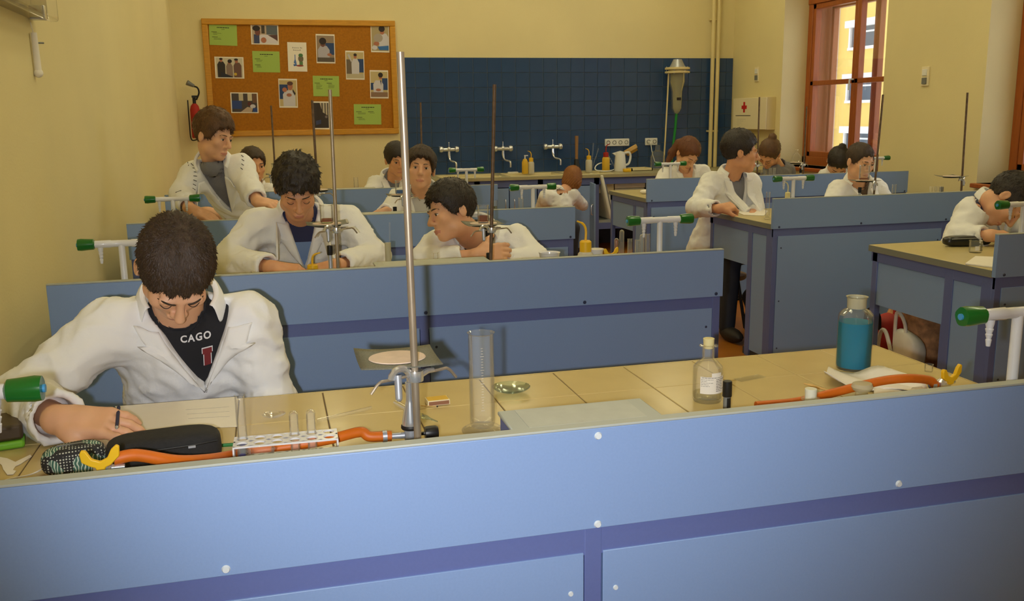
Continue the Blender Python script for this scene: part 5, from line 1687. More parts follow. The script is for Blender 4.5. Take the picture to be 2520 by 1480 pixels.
# ------------------------------------------------------------------ back counter with sinks
mat('counter_top', (172, 164, 124), .4, noise=.06, nscale=12)
mat('sink_ceramic', (226, 214, 168), .25)
YC0 = 39.2
bc = thing('sink_counter', 'long blue wall counter with three inset sinks', 'counter', L(17, YC0, -FZ))
o_ = bc.location.copy()
def cp_(x, y, z): return L(x, y, z) - o_
wt = MB()
sinks = ((8.6, 12.0), (12.4, 15.6), (16.0, 18.6))
ys_ = (YC0, YC0 + .55, YC0 + 3.0, YB - .05)
xs_ = [7.0]
wt.mm(cp_(7.0, ys_[0], -.16), cp_(27.7, ys_[1], 0)).mm(cp_(7.0, ys_[2], -.16), cp_(27.7, ys_[3], 0))
xx = 7.0
for a, b in sinks:
    wt.mm(cp_(xx, ys_[1], -.16), cp_(a, ys_[2], 0)); xx = b
wt.mm(cp_(xx, ys_[1], -.16), cp_(27.7, ys_[2], 0))
wt.build('worktop', 'counter_top', bc)
for a, b in sinks:
    s = MB()
    s.mm(cp_(a, ys_[1], -1.1), cp_(b, ys_[2], -1.05))
    for q_ in (((a, ys_[1], -1.1), (a + .08, ys_[2], .03)), ((b - .08, ys_[1], -1.1), (b, ys_[2], .03)), ((a, ys_[1], -1.1), (b, ys_[1] + .08, .03)), ((a, ys_[2] - .08, -1.1), (b, ys_[2], .03))):
        s.mm(cp_(*q_[0]), cp_(*q_[1]))
    s.build('sink', 'sink_ceramic', bc, bevel=.003)
MB().mm(cp_(7.0, YC0 + .15, -.55), cp_(27.7, YC0 + .25, -.16)).build('apron', 'rail_blue', bc)
for x in (7.05, 10.3, 13.9, 17.2, 21.4, 25.4):
    MB().mm(cp_(x, YC0 + .15, -FZ), cp_(x + .3, YC0 + .45, -.16)).build('post', 'rail_blue', bc)
for a, b in ((7.4, 10.25), (10.65, 13.85), (14.25, 17.15)):
    for k_ in (0, 1):
        u0 = a + (b - a) * k_ / 2; u1 = a + (b - a) * (k_ + 1) / 2
        dr = MB().mm(cp_(u0 + .03, YC0 + .1, -4.1), cp_(u1 - .03, YC0 + .2, -.6)).build('cabinet_door', 'panel_blue', bc, bevel=.001)
        hx = u1 - .25 if k_ == 0 else u0 + .25
        MB().tube(spline([cp_(hx, YC0 + .1, -1.2), cp_(hx, YC0 - .05, -1.25), cp_(hx, YC0 - .05, -1.65), cp_(hx, YC0 + .1, -1.7)], 4), .005, 8).build('handle', 'chrome', dr)
MB().mm(cp_(7.1, YC0 + .5, -FZ), cp_(17.2, YC0 + .6, -.2)).build('carcass_back', 'rail_blue', bc)
MB().mm(cp_(17.3, YC0 + .3, -2.75), cp_(27.6, YB - .2, -2.6)).build('lower_shelf', 'edge_grey', bc)
MB().mm(cp_(17.3, YC0 + .2, -3.1), cp_(27.6, YC0 + .3, -2.75)).build('shelf_rail', 'rail_blue', bc)
MB().mm(cp_(17.3, YB - .3, -FZ), cp_(27.6, YB - .2, -.2)).build('back_board', 'plinth_dark', bc)
# open cabinet door held by the crouching woman
dp = at(1465, 540, Y=37.6)
dr = thing('open_door', 'grey blue cabinet door standing open beside the crouching woman', 'door', Vector((dp.x, 38.4 * U, .12)), R(80))
MB().mm((-.26, -.008, 0), (0, .008, .62)).build('door_leaf', 'panel_blue', dr, bevel=.001)
MB().tube(spline([(-.24, .01, .42), (-.245, .03, .41), (-.245, .03, .33), (-.24, .01, .32)], 4), .005, 8).build('handle', 'chrome', dr)
# office machines below the counter
t = thing('printer_case', 'cream office machine on the open shelf below counter', 'machine', L(20.0, YC0 + 1.6, -2.6))
hz0 = at(1500, 452, Y=YC0 + .6).z - t.location.z
mw = at(1588, 500, Y=YC0 + .6).x - at(1496, 500, Y=YC0 + .6).x
mx0 = at(1496, 500, Y=YC0 + .6).x - t.location.x
MB().mm((mx0, -.16, 0), (mx0 + mw, .30, hz0 * .84)).build('body', 'stopper_white', t, bevel=.008)
MB().mm((mx0 - .005, -.165, hz0 * .85), (mx0 + mw + .005, .30, hz0)).build('lid', 'stopper_white', t, bevel=.01)
MB().mm((mx0 + mw * .4, -.168, hz0 * .70), (mx0 + mw * .62, -.16, hz0 * .75)).build('slot', 'plastic_grey', t)
t = thing('monitor_back', 'cream flat casing leaning on the open shelf below counter', 'machine', L(18.6, YC0 + .9, -2.6))
mx1 = at(1462, 520, Y=YC0 + .6).x - t.location.x
MB().box((mx1 + .09, 0, .24), (.03, .36, .46), Matrix.Rotation(R(-13), 3, 'Y')).build('casing', 'stopper_white', t, bevel=.01)
MB().box((mx1 + .12, 0, .26), (.02, .26, .34), Matrix.Rotation(R(-13), 3, 'Y')).build('screen_frame', 'plastic_grey', t, bevel=.006)

# wall taps
for lab, px, py in (('chrome wall tap over the sink behind dark haired boy', 1102, 368), ('chrome wall tap over the middle sink', 1234, 366), ('chrome wall tap beside the wooden plunger', 1356, 361)):
    p = at(px, py, Y=YB)
    t = thing('wall_tap', lab, 'tap', Vector((p.x, YB * U - .012, p.z)))
    s = 1.15
    MB().cyl((-.06 * s, -.055, 0), (.06 * s, -.055, 0), .017 * s, n=16).cyl((-.05 * s, 0, 0), (-.05 * s, -.06, 0), .014, n=12).cyl((.05 * s, 0, 0), (.05 * s, -.06, 0), .014, n=12).ball((0, -.055, .005), .026, 12).build('body', 'chrome', t)
    for sg in (-1, 1):
        MB().lathe([(0, .058), (.018, .058), (.030, .066), (.035, .082), (.030, .1), (.016, .107), (0, .107)], (0, -.055, .002), 16, Matrix.Rotation(R(90 * sg), 3, 'Y')).build('handle', 'chrome', t)
    MB().tube(spline([(0, -.055, -.02), (.002, -.06, -.08), (.012, -.09, -.115), (.04, -.14, -.125), (.052, -.165, -.14), (.052, -.168, -.19)], 5), [.014] * 6 + [.0105] * 20, 10).build('spout', 'chrome', t)
    MB().cyl((0, -.055, .02), (0, -.055, .07), .004, n=8).ball((0, -.055, .07), .007, 8).build('diverter', 'chrome', t)

# things on the counter
def onc(px, y=41.9): 
    p = at(px, 400, Y=y); return Vector((p.x, y * U, FZ * U))
t = thing('soap_bottle', 'yellow pump bottle standing by the sink', 'bottle', onc(1292))
MB().lathe([(0, 0), (.030, 0), (.033, .01), (.033, .12), (.02, .15), (.012, .155), (0, .155)], n=20).build('bottle_body', 'box_yellow', t)
MB().cyl((0, 0, .15), (0, 0, .185), .007, n=10).box((.012, 0, .188), (.04, .012, .01)).build('pump', 'enamel_white', t)
wash_bottle('wash bottle with yellow cap beside the yellow pump bottle', onc(1307), 1.1, spout=-1, h=.115)
wash_bottle('wash bottle with yellow cap beside the wooden plunger', onc(1449), 1.15, spout=-1, h=.115)
wash_bottle('yellowish wash bottle with red cap by the kettle', onc(1491), 1.35, 'bag_red', 'box_yellow', spout=1, h=.115)
t = thing('plunger', 'wooden handled plunger with black rubber on counter', 'plunger', onc(1419))
MB().lathe([(0, .0), (.05, 0), (.052, .01), (.04, .05), (.028, .09), (.026, .13), (.02, .14), (0, .14)], n=20).build('rubber_cup', 'plastic_black', t)
MB().cyl((0, 0, .13), (0, 0, .38), .015, .019, n=14).build('handle', 'stool_wood', t)
t = thing('kettle', 'white electric kettle on the wall counter', 'kettle', onc(1526), R(0))
MB().lathe([(0, 0), (.062, 0), (.066, .01), (.060, .10), (.052, .19), (.05, .2), (0, .215)], n=26).build('jug', 'plastic_white', t)
MB().tube(spline([(.05, 0, .19), (.10, 0, .195), (.118, 0, .15), (.10, 0, .08), (.062, 0, .06)], 6), .012, 10).build('handle', 'plastic_white', t)
MB().prism([(0, 0), (-.04, .03), (-.045, .035), (0, .045)], .03, Matrix.Translation((-.045, .015, .155)) @ Matrix.Rotation(R(90), 4, 'X')).build('spout', 'plastic_white', t, bevel=.002)
cb = [onc(1515, 42.2) + Vector((0, 0, .02)), onc(1497, 41.3) + Vector((0, 0, .01)), onc(1468, 41.5) + Vector((0, 0, .02)), onc(1466, 41.8) + Vector((0, 0, .06)), onc(1480, 42) + Vector((0, 0, .09)), onc(1503, 42.3) + Vector((0, 0, .07))]
t = thing('power_cord', 'white power cord curled beside the kettle', 'cord', cb[0])
MB().tube([p - cb[0] for p in spline(cb, 6)], .006, 8).build('cable', 'plastic_white', t)
t = thing('sponge', 'yellow sponge lying in front of the kettle', 'sponge', onc(1543, 40.9))
MB().box((0, 0, .018), (.08, .05, .036)).build('foam', 'plastic_yellow', t, bevel=.008)
br = at(1555, 368, Y=42.9)
t = thing('scrub_brush', 'wooden scrubbing brush hung on the tiled wall', 'brush', Vector((br.x, 43.1 * U, br.z)))
MB().box((0, 0, 0), (.16, .03, .045), Matrix.Rotation(R(-28), 3, 'Y')).build('back', 'wood_light', t, bevel=.008)
MB().box((.016, 0, -.03), (.13, .026, .025), Matrix.Rotation(R(-28), 3, 'Y')).build('bristles', 'brass', t)
MB().tube(spline([(.07, 0, .03), (.085, 0, -.05), (.09, 0, -.2), (.13, -.02, -.29)], 6), .004, 8).build('cord', 'plastic_black', t)
for lab, px, py, an_ in (('glass tube leaning on the tiled wall', 1461, 363, 12), ('second glass tube leaning on tiled wall', 1470, 378, 35), ('third glass tube beside the red capped bottle', 1503, 388, -35)):
    p = at(px, py, Y=43.0)
    t = thing('glass_tube', lab, 'tube', Vector((p.x, 43.05 * U, p.z)), 0)
    dz = t.location.z - FZ * U - .006
    MB().cyl((-dz * math.tan(R(an_)) * .6, -.03, -dz), (.05 * math.sin(R(an_)), .03, .05), .007, n=10).build('tube', 'glass_dense', t)
t = thing('carboy', 'clear glass bottle with tube standing on the wall counter', 'bottle', onc(1618, 42.2))
MB().lathe([(0, 0), (.075, 0), (.08, .01), (.08, .14), (.06, .19), (.028, .21), (.026, .26), (.032, .265)], n=26).build('glass_body', 'glass_dense', t)
t = thing('tray', 'pale plastic tray lying behind the kettle', 'tray', onc(1572, 42.0))
MB().mm((-.12, -.10, 0), (.12, .10, .006)).mm((-.12, -.10, 0), (.12, -.09, .03)).mm((-.12, .09, 0), (.12, .10, .03)).mm((-.12, -.10, 0), (-.11, .10, .03)).mm((.11, -.10, 0), (.12, .10, .03)).build('tray_body', 'sink_ceramic', t)
t = thing('cloth_strip', 'white cloth lying on the counter edge by the sink', 'cloth', onc(1262, 42.6))
MB().box((0, 0, .008), (.11, .05, .016)).build('cloth', 'paper', t, bevel=.005)

# sockets on the tiles
def socket(label, px0, py0, px1, py1, n, plug=False):
    a, b = at(px0, py0, Y=YB), at(px1, py1, Y=YB)
    c = (a + b) / 2
    t = thing('wall_socket', label, 'socket', Vector((c.x, YB * U - .009, c.z)))
    w, h = abs(b.x - a.x), abs(a.z - b.z)
    MB().box((0, -.012, 0), (w, .026, h)).build('plate', 'plastic_white', t, bevel=.006)
    for i in range(n):
        x = -w / 2 + (i + .5) * w / n
        MB().lathe([(.022, 0), (.022, .003), (.017, .003), (.015, -.006), (0, -.006)], (x, -.026, 0), 18, RX90).build('outlet', 'plastic_grey', t)
    if plug:
        MB().box((-w / 6, -.045, -.01), (.04, .05, .03)).build('plug', 'plastic_white', t, bevel=.004)
        MB().tube(spline([(-w / 6, -.06, -.02), (-w / 6 + .01, -.08, -.12), (-w / 6 + .06, -.06, -.24)], 6), .004, 8).build('cable', 'plastic_white', t)
socket('white four gang wall socket above the kettle', 1487, 342, 1546, 359, 4)
socket('white double wall socket with a plug above the carboy', 1586, 340, 1615, 357, 2, True)

# glass still column with flanged cap on the tiled wall
p = at(1660, 175, Y=43.1)
t = thing('still_column', 'glass water still column with flanged metal cap on tiles', 'apparatus', Vector((p.x, 42.7 * U, p.z)))
hh = (at(1660, 140, Y=42.7).z - at(1660, 270, Y=42.7).z)
u = hh / .56
MB().lathe([(0, .12 * u), (.045 * u, .12 * u), (.06 * u, .09 * u), (.08 * u, .05 * u), (.09 * u, .03 * u)], n=28).build('cap', 'zinc', t)
MB().lathe([(0, .035 * u), (.13 * u, .035 * u), (.135 * u, .03 * u), (.135 * u, .012 * u), (.10 * u, .010 * u), (.10 * u, -.005 * u), (.135 * u, -.006 * u), (.135 * u, -.025 * u), (.09 * u, -.03 * u)], n=30).build('flange', 'pipe_cream', t)
glassmat('still_glass', opacity=.5, body=(190, 186, 150), refl=1.2)
MB().lathe([(.085 * u, -.02 * u), (.085 * u, -.12 * u), (.06 * u, -.22 * u), (.055 * u, -.40 * u), (.035 * u, -.44 * u), (.015 * u, -.46 * u)], n=26).build('glass_cone', 'still_glass', t)
MB().box((0, -.057 * u, -.30 * u), (.05 * u, .004, .03 * u)).build('label_plate', 'plastic_black', t)
mat('hose_green', (20, 140, 50), .4)
MB().tube(spline([(0, 0, -.45 * u), (-.01 * u, 0, -.62 * u), (-.035 * u, 0, -.85 * u), (-.05 * u, 0, -1.05 * u)], 6), .014, 10).build('green_hose', 'hose_green', t)
MB().tube(spline([(-.10 * u, 0, -.01 * u), (-.11 * u, 0, -.3 * u), (-.125 * u, 0, -.7 * u), (-.14 * u, 0, -1.02 * u)], 6), .009, 8).build('thin_tube', 'pipe_cream', t)
MB().mm((-.03, .05, -.04), (.03, .14, .0)).build('wall_bracket', 'zinc', t)
for a in range(6):
    MB().cyl((.12 * u * math.cos(a), .12 * u * math.sin(a), -.035 * u), (.12 * u * math.cos(a), .12 * u * math.sin(a), .045 * u), .006, n=8).build('bolt', 'zinc', t)

# ------------------------------------------------------------------ corkboard with papers and photographs
TL, BR = at(495, 46, Y=YB), at(981, 329, Y=YB)
cw, ch = BR.x - TL.x, TL.z - BR.z
cb_ = thing('corkboard', 'large corkboard in a wooden frame with pinned photographs', 'board', Vector(((TL.x + BR.x) / 2, YB * U, BR.z)))
fwd = .055
MB().mm((-cw / 2 + .02, -.015, .02), (cw / 2 - .02, -.002, ch - .02)).build('cork_panel', 'cork', cb_, smooth=0)
for a, b in (((-cw / 2, 0), (cw / 2, fwd)), ((-cw / 2, ch - fwd), (cw / 2, ch)), ((-cw / 2, fwd), (-cw / 2 + fwd, ch - fwd)), ((cw / 2 - fwd, fwd), (cw / 2, ch - fwd))):
    MB().mm((a[0], -.035, a[1]), (b[0], -.001, b[1])).build('frame_rail', 'wood_frame', cb_, bevel=.006)
mat('sheet_green', (166, 196, 96), .8)
PAL = {}
def pcol(rgb):
    if rgb not in PAL:
        PAL[rgb] = 'print_%d' % len(PAL)
        mat(PAL[rgb], rgb, .55)
    return PAL[rgb]
def pinned(name, label, cat, px0, py0, px1, py1, base, shapes, rot=0.0, border=None):
    """a flat print: base colour and flat printed shapes given in unit coordinates (y up)"""
    Y_ = YB - .10
    a, b = at(px0, py0, Y=Y_), at(px1, py1, Y=Y_)
    w, h = b.x - a.x, a.z - b.z
    t = thing(name, label, cat, Vector(((a.x + b.x) / 2, Y_ * U, (a.z + b.z) / 2)))
    t.rotation_euler = (0, R(rot), 0)
    MB().mm((-w / 2, 0, -h / 2), (w / 2, .0008, h / 2)).build('sheet', base, t, smooth=0)
    for i, (rgb, pts) in enumerate(shapes):
        mb = MB()
        vs = [((x - .5) * w, -.0004 - .0003 * i, (y - .5) * h) for x, y in pts]
        ar = sum(vs[k][0] * vs[(k + 1) % len(vs)][2] - vs[(k + 1) % len(vs)][0] * vs[k][2] for k in range(len(vs)))
        if ar < 0: vs = vs[::-1]
        mb.add(vs, [tuple(range(len(vs)))])
        mb.build('print', rgb if isinstance(rgb, str) else pcol(rgb), t, smooth=0)
    return t, w, h
def rect(x0, y0, x1, y1): return [(x0, y0), (x1, y0), (x1, y1), (x0, y1)]
def oval(cx, cy, rx, ry, n=14): return [(cx + rx * math.cos(2 * math.pi * i / n), cy + ry * math.sin(2 * math.pi * i / n)) for i in range(n)]
def body(cx, top, w, bot=.05): return [(cx - w, bot), (cx - w * 1.05, top - .16), (cx - w * .55, top - .02), (cx + w * .55, top - .02), (cx + w * 1.05, top - .16), (cx + w, bot)]
SKN, HRD, WHT, WAL, BLU, DRK = (176, 112, 84), (40, 28, 26), (206, 204, 214), (196, 178, 128), (36, 66, 116), (44, 38, 36)
F = lambda c: (c, rect(.04, .05, .96, .95))
def green(label, px0, py0, px1, py1, cols, rot=0):
    t, w, h = pinned('green_notice', label, 'notice', px0, py0, px1, py1, 'sheet_green', [], rot)
    ln = MB()
    rr = random.Random(px0)
    def line(x, y, l, th_=.012):
        ln.add([((x - .5) * w, -.0006, (y - .5) * h), ((x + l - .5) * w, -.0006, (y - .5) * h), ((x + l - .5) * w, -.0006, (y + th_ - .5) * h), ((x - .5) * w, -.0006, (y + th_ - .5) * h)], [(0, 1, 2, 3)])
    xx = .28
    while xx < .72:
        l = rr.uniform(.04, .1); line(xx, .83, l, .035); xx += l + .012
    line(.44, .76, .12, .014)
    for x0, y0, n in cols:
        line(x0, y0, .2, .02)
        for k in range(n):
            line(x0 + .06, y0 - .055 * (k + 1), rr.uniform(.15, .3))
    ln.build('printed_text', 'ink_black', t, smooth=0)
green('green notice in the upper corner of corkboard by fire extinguisher', 513, 60, 585, 112, ((.08, .62, 2), (.1, .38, 2)), 2)
green('green notice beside the white poster', 620, 126, 690, 178, ((.08, .62, 2), (.08, .34, 2)), 1)
green('green notice with two columns behind the stand rod tip', 769, 187, 836, 237, ((.06, .64, 5), (.52, .64, 4)), 1)
green('green notice in the lower corner of corkboard by tiled wall', 870, 257, 939, 306, ((.08, .62, 2), (.52, .62, 1), (.1, .34, 2)), 1)
t, w, h = pinned('poster', 'white poster with coloured flask drawing on corkboard', 'poster', 706, 104, 757, 176, 'paper',
    [((60, 100, 170), [(.28, .25), (.42, .25), (.5, .2), (.3, .18)]), ((80, 120, 190), [(.30, .3), (.46, .2), (.44, .32), (.4, .42), (.4, .58), (.36, .58), (.36, .42)]), ((110, 100, 80), oval(.68, .44, .14, .12)), ((70, 120, 70), oval(.68, .56, .12, .06)), ((90, 130, 80), rect(.6, .22, .78, .34)), ((150, 60, 50), oval(.62, .2, .2, .03))], 1)
ttl = MB()
for zz, xs2 in ((.31, (-.24, -.16, -.09, -.02, .05, .16, .22)), (.23, (-.2, -.13, -.07, .0, .07, .14))):
    for k_, xv in enumerate(xs2):
        ttl.mm((xv * w, -.0014, (zz - .018) * h), ((xv + .045) * w, -.0008, (zz + (.026 if k_ in (0, 5) else .012)) * h))
ttl.build('title_print', 'paper_ink', t, smooth=0)
def photo(label, px0, py0, px1, py1, shapes, rot=1):
    pinned('photograph', label, 'photo', px0, py0, px1, py1, 'paper', shapes, rot)
photo('photograph of a dark haired student writing by a window', 616, 60, 687, 110, [F((190, 170, 150)), ((70, 60, 50), rect(.38, .55, .5, .95)), ((90, 100, 110), rect(.56, .5, .96, .95)), ((220, 215, 225), [(.1, .05), (.35, .5), (.7, .5), (.96, .15), (.96, .05)]), ((90, 60, 60), [(.6, .48), (.96, .5), (.96, .2)]), ((60, 70, 110), rect(.1, .05, .3, .5)), ((120, 70, 60), oval(.24, .62, .1, .18)), (HRD, oval(.2, .8, .14, .14)), (SKN, oval(.45, .22, .1, .14))])
photo('photograph of three students standing together', 527, 140, 602, 193, [F((206, 200, 180)), (DRK, body(.22, .8, .13)), ((140, 120, 110), body(.5, .72, .11)), ((110, 80, 70), body(.78, .76, .13)), (SKN, oval(.22, .84, .05, .09)), (SKN, oval(.5, .75, .05, .09)), (SKN, oval(.75, .8, .055, .09)), (HRD, oval(.22, .9, .06, .05)), (HRD, oval(.52, .8, .075, .09)), (HRD, oval(.74, .88, .07, .05)), ((30, 36, 52), [(.2, .3), (.6, .08), (.6, .05), (.2, .05)]), ((210, 180, 60), oval(.7, .2, .05, .07))])
photo('photograph of an empty blue classroom with windows', 566, 228, 637, 278, [F((70, 62, 62)), ((40, 66, 130), rect(.04, .2, .4, .6)), ((200, 190, 160), rect(.3, .6, .46, .95)), ((210, 200, 170), rect(.62, .6, .78, .95)), ((110, 80, 60), rect(.8, .5, .96, .95)), ((190, 170, 150), [(.35, .05), (.6, .3), (.8, .25), (.75, .05)]), ((90, 40, 40), oval(.68, .45, .07, .1)), (WHT, oval(.8, .33, .1, .1)), ((36, 70, 140), rect(.8, .05, .96, .25))])
photo('photograph of a student drinking from a glass', 684, 194, 734, 265, [F(WAL), (BLU, rect(.04, .3, .5, .8)), (WHT, body(.55, .62, .32)), (SKN, oval(.62, .74, .14, .13)), ((90, 58, 48), oval(.62, .84, .16, .07)), (SKN, oval(.32, .62, .13, .08)), (SKN, oval(.55, .44, .14, .06)), (DRK, [(.75, .65), (.9, .5), (.86, .42), (.74, .56)])])
photo('photograph of a dark window behind the stand rod', 767, 250, 812, 318, [F((54, 46, 46)), ((190, 180, 160), [(.45, .95), (.9, .95), (.9, .5), (.6, .62)]), ((50, 40, 38), rect(.56, .5, .62, .95)), ((50, 40, 38), rect(.74, .5, .79, .95)), ((60, 70, 110), [(.2, .3), (.5, .35), (.5, .2), (.2, .15)]), ((120, 110, 110), oval(.82, .45, .08, .05))])
photo('photograph of a dark haired student working at a bench', 776, 84, 826, 156, [F((150, 130, 110)), (BLU, rect(.5, .3, .96, .7)), ((180, 176, 190), body(.4, .62, .3)), ((110, 70, 60), oval(.36, .66, .13, .1)), (HRD, oval(.36, .76, .19, .12)), ((90, 80, 70), rect(.04, .05, .96, .2)), (SKN, oval(.7, .3, .12, .05))])
photo('photograph of a student in white coat with raised arm', 849, 125, 898, 196, [F(WAL), (BLU, rect(.6, .25, .96, .72)), ((110, 96, 80), rect(.04, .1, .35, .7)), (WHT, body(.52, .74, .2, .2)), (SKN, oval(.52, .8, .08, .07)), (HRD, oval(.52, .86, .09, .05)), ((200, 196, 200), [(.1, .85), (.2, .9), (.35, .65), (.3, .6)]), ((190, 180, 150), rect(.04, .05, .96, .2))])
photo('photograph of a student bending in a white coat', 911, 58, 959, 129, [F((176, 160, 120)), (WHT, body(.7, .68, .26, .2)), ((170, 160, 150), oval(.4, .5, .25, .15)), (SKN, oval(.62, .7, .12, .08)), (HRD, oval(.6, .82, .17, .11)), (SKN, oval(.3, .3, .16, .07)), ((50, 110, 180), [(.35, .2), (.96, .24), (.96, .08), (.45, .08)]), (WHT, oval(.2, .16, .15, .08))])
photo('photograph of a student sitting upright in white coat', 909, 173, 957, 242, [F(WAL), (BLU, rect(.66, .3, .96, .72)), (BLU, rect(.04, .3, .25, .55)), (WHT, body(.45, .66, .26, .2)), ((50, 46, 70), [(.55, .64), (.62, .64), (.6, .45)]), (SKN, oval(.58, .74, .09, .07)), (HRD, oval(.58, .83, .13, .09)), ((140, 110, 86), rect(.04, .05, .96, .22)), (SKN, oval(.45, .3, .14, .05))])

# ------------------------------------------------------------------ wall fittings
p = at(482, 300, Y=43.0)
fe = thing('fire_extinguisher', 'red fire extinguisher hung beside the corkboard', 'extinguisher', Vector((p.x, 43.0 * U, at(482, 340, Y=43.0).z)))
eh = at(482, 255, Y=43.0).z - at(482, 340, Y=43.0).z
er = sz(11.5, p)
MB().lathe([(0, 0), (er * .9, 0), (er, .01), (er, eh * .82), (er * .8, eh * .93), (er * .4, eh), (0, eh)], n=24).build('cylinder', 'bag_red', fe)
wrap('paper_label', 'paper', er * 1.01, eh * .28, eh * .48, -.9, .6, fe)
MB().cyl((0, 0, eh), (0, 0, eh * 1.2), er * .35, n=12).box((.01, -.01, eh * 1.2), (.06, .02, .02)).build('valve', 'plastic_black', fe)
MB().tube(spline([(.02, -.02, eh * 1.1), (.05, -.02, eh * 1.3), (.04, -.03, eh * 1.45), (.0, -.02, eh * 1.5)], 5), .008, 8).build('hose', 'plastic_black', fe)
MB().cyl((.01, -.02, eh * 1.5), (-.05, -.04, eh * 1.6), .014, .026, n=12).build('horn', 'plastic_grey', fe)
MB().tube(spline([(-er * 1.35, .02, eh * 1.1), (-er * 1.35, .01, eh * .4), (-er * 1.2, -.0, -.01), (0, -er * .6, -.015), (er, 0, -.01)], 6), .006, 8).build('hanger', 'plastic_black', fe)

# first aid cabinet on the right wall
fa = at(1868, 280, X=XR)
a, b = at(1806, 240, X=XR - .6), at(1884, 320, X=XR - .6)
t = thing('first_aid_cabinet', 'white first aid cabinet with red cross on the wall', 'cabinet', Vector((XR * U, (a.y + b.y) / 2 , b.z)))
wy = abs(a.y - b.y) * .5; hz1 = abs(at(1893, 238, X=XR - .6).z - b.z)
MB().mm((-.10, -wy, 0), (0, wy, hz1)).build('box', 'pipe_cream', t, bevel=.004)
dcab = MB().mm((-.112, -wy, .004), (-.10, wy, hz1 - .004)).build('door', 'box_cream', t, bevel=.003)
mat('cross_red', (200, 30, 30), .5)
cr = .055
MB().mm((-.114, wy * .3 - cr, hz1 * .7 - cr * .33), (-.112, wy * .3 + cr, hz1 * .7 + cr * .33)).mm((-.1141, wy * .3 - cr * .33, hz1 * .7 - cr), (-.112, wy * .3 + cr * .33, hz1 * .7 + cr)).build('red_cross', 'cross_red', dcab, smooth=0)
MB().mm((-.1135, wy * .82, hz1 * .425), (-.112, -wy * .1, hz1 * .445)).build('title_print', 'ink_black', dcab, smooth=0)
lnm = MB()
for i in range(4): lnm.mm((-.1135, wy * .72, hz1 * (.32 - .06 * i)), (-.112, wy * (.2 + .12 * i), hz1 * (.325 - .06 * i)))
lnm.build('small_print', 'paper_ink', dcab)
# light switches on the right wall
for lab, px, py in (('small white wall switch above the first aid cabinet', 1864, 183), ('white double wall switch between the windows', 2279, 188)):
    p = at(px, py, X=XR)
    t = thing('wall_switch', lab, 'switch', p)
    MB().box((-.006, 0, 0), (.012, .085, .15)).build('plate', 'box_cream', t, bevel=.003)
    MB().box((-.016, 0, .03), (.012, .05, .05)).build('rocker', 'plastic_white', t, bevel=.003)
    MB().box((-.016, 0, -.035), (.012, .05, .05)).build('rocker', 'plastic_grey', t, bevel=.003)
# clear covered wall light and pull cord on the left wall
p = at(30, 6, X=XL)
t = thing('wall_light', 'long wall lamp with clear prismatic cover', 'lamp', p + Vector((0, 0, .0)))
a, b = at(0, 30, X=XL) - p, at(78, 20, X=XL) - p
MB().mm((0, a.y - .5, -.03), (.05, b.y, .09)).build('backplate', 'acrylic', t, bevel=.004)
MB().mm((.05, a.y - .5, -.035), (.085, b.y, .08)).build('prismatic_cover', 'glass_dense', t, bevel=.008)
MB().box((.03, b.y - .06, -.01), (.05, .03, .05)).build('end_clip', 'chrome', t, bevel=.003)
p = at(80, 120, X=XL)
t = thing('pull_cord', 'white pull cord switch hanging on the side wall', 'switch', p)
h1 = at(65, 55, X=XL) - p; h2 = at(72, 80, X=XL) - p; h3 = at(84, 180, X=XL) - p
MB().tube([h1 + Vector((.012, 0, 0)), h2 + Vector((.012, 0, 0))], .0015, 6).build('cord', 'paper', t)
MB().tube([h2 + Vector((.014, 0, 0)), h3 + Vector((.014, 0, 0))], [.010, .012], 12).ball(h3 + Vector((.014, 0, 0)), .016, 10).build('handle', 'paper', t)
MB().cyl(Vector((.014, 0, .02)), Vector((.03, .035, .022)), .003, n=8).build('hook', 'plastic_grey', t)
# ------------------------------------------------------------------ the class
def J(px, py, Y): return np.array(at(px, py, Y=Y))
def hipat(px, Y, z):
    p = at(px, 600, Y=Y); return np.array((p.x, Y * U, z))
BZ = FZ * U
# boy writing at the tiled bench
p1, i1 = person('boy in white coat and black shirt bent over his writing paper', J(432, 664, 0.98), (10, 59, 5),
    (J(282, 805, 1.9), J(605, 790, 2.0)), (J(55, 985, 1.2), J(668, 985, 2.0)), (J(150, 1035, -.25), J(640, 1130, 0.9)), hipat(455, 3.4, .50),
    hairmat='hair_dark', shirt='shirt_black', hs=.90, voxel=.0075, hvox=.0042, hands=(((1, -.22, -.10), (.0, -.42, 1), 1, [(0, 5, 4), (16, 18, 10), (20, 20, 12), (24, 20, 12)], dict(spread=.42, sc=.98)), None),
    seed=3, vdepth=.105, vwide=.086, vx=.046, vt=.024, hairopt=dict(style='fringe', vol=.008, amp=.0015, freq=90, tl=.013), eyes='down', tufts=4200, stool='wooden stool under the boy writing at the tiled bench', cuff=.050)
# lettering printed on his shirt, draped over the shirt front
mat('print_white', (225, 225, 228), .8)
mat('print_maroon', (120, 36, 40), .8)
def drape(me_v, px, py, off=.0022):
    d = (r2 * ((px - 1260) / FPX) + d2 * ((py - 740) / FPX) + fw).normalized()
    k = 1.4
    for _i in range(80):
        v = float(i1['shirt'](np.array([CAM + d * k], np.float32))[0])
        k += max(min(v, .03), -.01) * .8
    q0 = (np.array(CAM + d * k) - i1['C']) @ i1['T']
    x = q0[0] + me_v[:, 0]; z = q0[2] + me_v[:, 1]
    y = np.full(len(x), -.3)
    for _i in range(80):
        W3 = (np.stack([x, y, z], 1) @ i1['T'].T + i1['C']).astype(np.float32)
        y += np.clip(i1['shirt'](W3), -.01, .03) * .8
    return np.stack([x, y - off, z], 1) @ i1['T'].T + i1['C'] - i1['org']
shirt_o = [c for c in p1.children if c.name.startswith('t_shirt')][0]
cu = bpy.data.curves.new('lettering', 'FONT')
